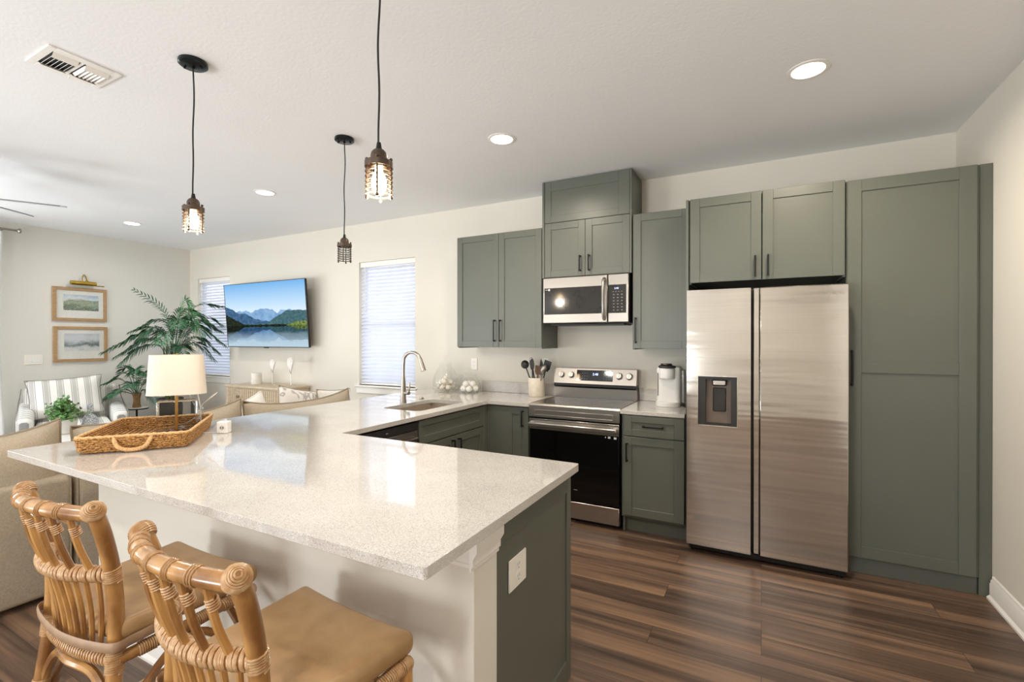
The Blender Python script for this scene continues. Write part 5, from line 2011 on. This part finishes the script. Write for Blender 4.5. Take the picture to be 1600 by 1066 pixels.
for s in (-1, 1):
    def af(p, s=s):
        return Vector((p.x, p.y, p.z + (-.10 * ((p.x + .3) / .7) if p.z > 0 else 0)))
    mb = MB(); mb.rbox((-.02, s * .395, .40), (.41, .07, .30), .05, 4, af)
    a = mb.build('arm', 'stripe_fx' if s < 0 else 'stripe_fx', t, True, angle=60)
    mb = MB(); mb.tube([(.385, s * .395 - .066 * s * -1, .12), (.385, s * .395 + .066 * s, .52), (.30, s * .395 + .066 * s, .60), (-.40, s * .395 + .066 * s, .70), (-.415, s * .44, .86)], .006, 6, smooth=3)
    mb.build('piping', 'darkmark', a, True)
    for x in (-.34, .34):
        mb = MB(); mb.lathe([(0, 0), (.015, 0), (.022, .10), (0, .10)], (x, s * .36, 0), 12)
        mb.build('leg', 'woodspoon', t, True)
throw_pillow('large striped pillow leaning on the back of the striped armchair', (-7.19, 2.47, .77), .66, .46, .17, (R(-14), R(-4), R(90) + AA), 'stripe_x', 'darkmark', 'striped pillow on the armchair')

# ------------------------------------------------------------------ coffee table with plant and decanter
t = thing('coffee_table', 'low white coffee table mostly hidden behind the sofa cushions', 'coffee table', (-5.85, 2.08, 0))
mb = MB(); mb.box(-6.3, -5.45, 1.55, 2.65, .505, .54, .006)
mb.build('top', 'trim', t)
for x in (-6.24, -5.51):
    for y in (1.61, 2.59):
        mb = MB(); mb.box(x - .03, x + .03, y - .03, y + .03, 0, .505, .004)
        mb.build('leg', 'trim', t)
mb = MB(); mb.box(-6.24, -5.51, 1.61, 2.59, .16, .18, .003)
mb.build('shelf', 'trim', t)

random.seed(11)
bx, by = -5.9, 2.01
t = thing('potted_boxwood', 'leafy bright green bush in a pale pot on the coffee table', 'plant', (bx, by, .54))
mb = MB(); mb.lathe([(0, .001), (.075, .001), (.085, .01), (.10, .13), (.104, .14), (.098, .142), (.09, .12), (0, .12)], (bx, by, .54), 24)
mb.build('pot', 'greypot', t)
mb = MB(); st_ = MB()
for k in range(70):
    th, ph = random.uniform(0, 2 * math.pi), random.uniform(0, .5 * math.pi)
    rr = random.uniform(.7, 1.0)
    e = Vector((bx + .20 * rr * math.cos(th) * math.sin(ph), by + .17 * rr * math.sin(th) * math.sin(ph), .69 + .20 * rr * math.cos(ph)))
    b = Vector((bx + random.uniform(-.03, .03), by + random.uniform(-.03, .03), .655))
    st_.tube([b, b.lerp(e, .5) + Vector((0, 0, .03)), e], .0022, 5)
    for q in range(11):
        p = b.lerp(e, .35 + .65 * q / 10) + Vector((random.gauss(0, .012), random.gauss(0, .012), random.gauss(0, .012)))
        d = Vector((random.gauss(0, 1), random.gauss(0, 1), random.gauss(.3, .8))).normalized()
        s = d.orthogonal().normalized(); n = d.cross(s)
        l, w = random.uniform(.022, .036), random.uniform(.010, .015)
        mb.add([p, p + d * l * .5 + s * w + n * .003, p + d * l, p + d * l * .5 - s * w + n * .003], [(0, 1, 2, 3)])
st_.build('stem', 'palm_stem', t)
mb.build('foliage', 'bush', t, norm=False)
t = thing('decanter', 'round patterned glass decanter with stopper beside the green bush', 'decanter', (-5.88, 2.20, .54))
mb = MB(); mb.lathe([(.001, .001), (.035, .001), (.05, .02), (.068, .065), (.066, .10), (.045, .145), (.02, .165), (.017, .18), (.022, .188), (.014, .188), (.014, .165), (.04, .142), (.06, .10), (.06, .065), (.045, .024), (.001, .012)], (0, 0, 0), 24)
def pat_glass():
    m, t2, out = nt('patterned_glass')
    p = N(t2, 'BsdfPrincipled', i_Roughness=.12); p.inputs['Transmission Weight'].default_value = .35
    v = tex(t2); vo = N(t2, 'TexVoronoi', feature='DISTANCE_TO_EDGE', i_Scale=60.0); L(t2, v, vo.inputs['Vector'])
    r = ramp(t2, vo.outputs['Distance'], [(.05, srgb('8d949b')), (.14, srgb('e9ecee'))]); L(t2, r.outputs[0], p.inputs['Base Color']); L(t2, p.outputs[0], out.inputs[0])
    return m
M['patglass'] = pat_glass()
mb.build('body', 'patglass', t, True, angle=60)
mb = MB(); mb.lathe([(0, .189), (.012, .189), (.014, .20), (.026, .225), (.024, .245), (.01, .262), (0, .264)], (0, 0, 0), 18)
mb.build('stopper', 'patglass', t, True, angle=60)

# ------------------------------------------------------------------ drink table with small palm, big palm
sx, sy = -7.02, 3.10
t = thing('drink_table', 'small round side table on a thin black stand beside the armchair', 'side table', (sx, sy, 0))
mb = MB(); mb.lathe([(0, .558), (.118, .558), (.122, .563), (.122, .573), (.118, .577), (0, .577)], (sx, sy, 0), 32)
mb.build('top', 'ceramic', t)
mb = MB(); mb.lathe([(.1215, .557), (.1245, .557), (.1245, .572), (.1215, .572)], (sx, sy, 0), 32, True)
mb.build('rim', 'black', t)
mb = MB(); mb.tube([(sx, sy, .01), (sx, sy, .558)], .011, 10); mb.lathe([(0, 0), (.11, 0), (.11, .008), (.015, .014), (0, .014)], (sx, sy, 0), 28)
mb.build('stand', 'black', t)


def frond(par, pts, lmax, n, m, droop=.35, seedk=0, name='frond', w0=.011, plane=None):
    """rachis through pts with paired drooping leaflets"""
    random.seed(seedk)
    n = int(n * 1.0)
    droop *= .62
    P = catmull(pts, 10)
    mb = MB()
    mb.tube(P, lambda u: .006 * (1 - .8 * u), 5)
    Lc = len(P)
    for k in range(n):
        u = .30 + .69 * k / (n - 1)
        i = min(Lc - 2, int(u * (Lc - 1)))
        p = P[i].lerp(P[i + 1], u * (Lc - 1) - i)
        tdir = (P[i + 1] - P[i]).normalized()
        side0 = plane if plane is not None else Vector((0, 0, 1)).cross(tdir)
        side0 = (side0 - tdir * side0.dot(tdir))
        side0 = side0.normalized() if side0.length > 1e-4 else Vector((1, 0, 0))
        ll = lmax * (math.sin(math.pi * (.12 + .80 * (u - .3) / .7)) ** .7) * random.uniform(.9, 1.08)
        for s in (-1, 1):
            d = (side0 * s * .95 + tdir * (.45 + .6 * (u - .3)) + Vector((0, 0, random.uniform(-.1, .15)))).normalized()
            a = p + d * ll * .5 + Vector((0, 0, .02 * ll))
            b = p + d * ll * .95 - Vector((0, 0, droop * ll))
            wv = tdir.cross(d).cross(d).normalized() if tdir.cross(d).length > 1e-4 else tdir
            w = w0 * random.uniform(.85, 1.15)
            q = p.lerp(a, .45)
            mb.add([p, q + wv * w, a + wv * w * .8, b, a - wv * w * .8, q - wv * w], [(0, 1, 2, 3, 4, 5)])
    return mb.build(name, m, par, norm=False)


t = thing('small_potted_palm', 'low palm with brown fibrous base on the round side table', 'plant', (sx, sy, .577))
mb = MB(); mb.lathe([(0, .001), (.035, .001), (.045, .02), (.03, .09), (.022, .15), (.028, .165), (0, .166)], (sx, sy, .577), 16)
for k in range(14):
    a = k * .45
    mb.tube([(sx + .04 * math.cos(a), sy + .04 * math.sin(a), .58), (sx + .03 * math.cos(a), sy + .03 * math.sin(a), .68), (sx + .045 * math.cos(a), sy + .045 * math.sin(a), .76)], .006, 5, smooth=3)
mb.build('trunk', 'brownstem', t)
b0 = Vector((sx, sy, .73))
dR = Vector((.443, .897, 0)); dF = Vector((.897, -.443, 0))
for k, (s_, z_, f_, h_) in enumerate(((-.36, -.06, .05, .10), (-.33, .16, .02, .20), (-.20, .25, .0, .22), (-.02, .30, .05, .24), (.12, .27, .1, .2), (.22, .10, .12, .22), (.20, -.10, .12, .12), (-.26, .02, .16, .14), (-.06, .12, .24, .18), (-.14, .34, -.04, .24))):
    e = b0 + dR * s_ + dF * f_ + Vector((0, 0, z_))
    mid = b0 + dR * s_ * .45 + dF * f_ * .45 + Vector((0, 0, max(z_, 0) * .6 + h_ * .55))
    frond(t, [b0, mid, e], .16, 15, 'palm', .3, 40 + k, w0=.009)

px, py = -7.26, 3.60
t = thing('potted_palm', 'tall dark green palm in a dark pot in the corner of the living area', 'plant', (px, py, 0))
mb = MB(); mb.lathe([(0, .001), (.12, .001), (.13, .02), (.155, .60), (.16, .63), (.148, .63), (.14, .58), (0, .58)], (px, py, 0), 28)
mb.build('pot', 'darkpot', t)
mb = MB()
for k in range(6):
    a = k * 1.05
    mb.tube([(px + .04 * math.cos(a), py + .04 * math.sin(a), .575), (px + .05 * math.cos(a), py + .05 * math.sin(a), .95), (px + .07 * math.cos(a), py + .07 * math.sin(a), 1.35)], lambda u: .016 - .008 * u, 8, smooth=5)
mb.build('trunk', 'palm_stem', t)
o = Vector((px, py, 0))
def PQ(s, z, f=0.0):
    return o + dR * s + dF * f + Vector((0, 0, z))
fr = [
    # points (s along the picture, height, towards the room), leaflet length, pairs, material
    ([(.02, 1.25, .02), (.0, 1.60, .04), (-.10, 1.88, .06), (-.38, 2.10, .08)], .17, 17, 'palm', .25),
    ([(.03, 1.30, .0), (.02, 1.58, .08), (-.12, 1.70, .14), (-.42, 1.54, .2)], .21, 22, 'palm', .45),
    ([(.0, 1.20, .04), (-.08, 1.52, .10), (-.30, 1.52, .2), (-.68, 1.28, .3)], .22, 26, 'palm', .5),
    ([(.0, 1.10, .08), (-.12, 1.36, .2), (-.32, 1.32, .3), (-.52, 1.12, .36)], .20, 20, 'palm', .45),
    ([(.05, 1.25, .04), (.12, 1.55, .12), (.20, 1.80, .2), (.30, 1.62, .34)], .26, 24, 'palm_bright', .3),
    ([(.06, 1.25, .02), (.14, 1.62, .04), (.32, 1.92, .05), (.66, 1.92, .02)], .22, 24, 'palm', .35),
    ([(.06, 1.2, .05), (.18, 1.50, .12), (.36, 1.60, .18), (.64, 1.36, .2)], .24, 26, 'palm_bright', .4),
    ([(.05, 1.15, .08), (.15, 1.34, .2), (.30, 1.38, .28), (.50, 1.16, .34)], .22, 22, 'palm', .4),
    ([(.05, 1.25, .06), (.08, 1.55, .15), (.10, 1.72, .26), (.08, 1.60, .42)], .22, 20, 'palm', .3),
    ([(.02, 1.2, .06), (.0, 1.45, .2), (-.04, 1.55, .32), (-.10, 1.38, .45)], .22, 20, 'palm', .4),
    ([(.06, 1.25, .02), (.10, 1.70, .02), (.16, 1.98, .05), (.24, 1.90, .12)], .20, 18, 'palm_bright', .2),
    ([(.06, 1.2, .0), (.22, 1.52, -.02), (.42, 1.74, -.04), (.62, 1.66, -.02)], .22, 22, 'palm', .35),
]
fr += [
    ([(.05, 1.2, .05), (.14, 1.48, .14), (.24, 1.66, .24), (.40, 1.50, .36)], .26, 24, 'palm_bright', .45),
    ([(.06, 1.25, .03), (.16, 1.62, .10), (.28, 1.78, .16), (.48, 1.66, .2)], .25, 24, 'palm_bright', .45),
    ([(.05, 1.15, .06), (.16, 1.38, .16), (.32, 1.46, .24), (.56, 1.26, .28)], .24, 24, 'palm', .5),
    ([(.02, 1.2, .05), (-.06, 1.50, .14), (-.18, 1.60, .22), (-.34, 1.44, .28)], .22, 22, 'palm', .5),
    ([(.0, 1.15, .06), (-.10, 1.40, .18), (-.26, 1.44, .26), (-.56, 1.22, .32)], .22, 24, 'palm', .5),
    ([(.06, 1.2, .02), (.18, 1.58, .04), (.34, 1.70, .06), (.60, 1.56, .06)], .24, 26, 'palm', .45),
    ([(.04, 1.1, .08), (.06, 1.30, .22), (.10, 1.36, .34), (.18, 1.20, .46)], .22, 20, 'palm', .45),
    ([(.03, 1.25, .04), (.05, 1.62, .08), (.14, 1.84, .14), (.34, 1.80, .22)], .24, 22, 'palm_bright', .4),
]
for k, (pt, ll, n, m_, dr) in enumerate(fr):
    frond(t, [PQ(*q) for q in pt], ll, n, m_, dr, 60 + k, plane=(dF * .75 + Vector((0, 0, 1)) * .4 + dR * .25) if k in (0, 4, 10) else None, w0=.0085)
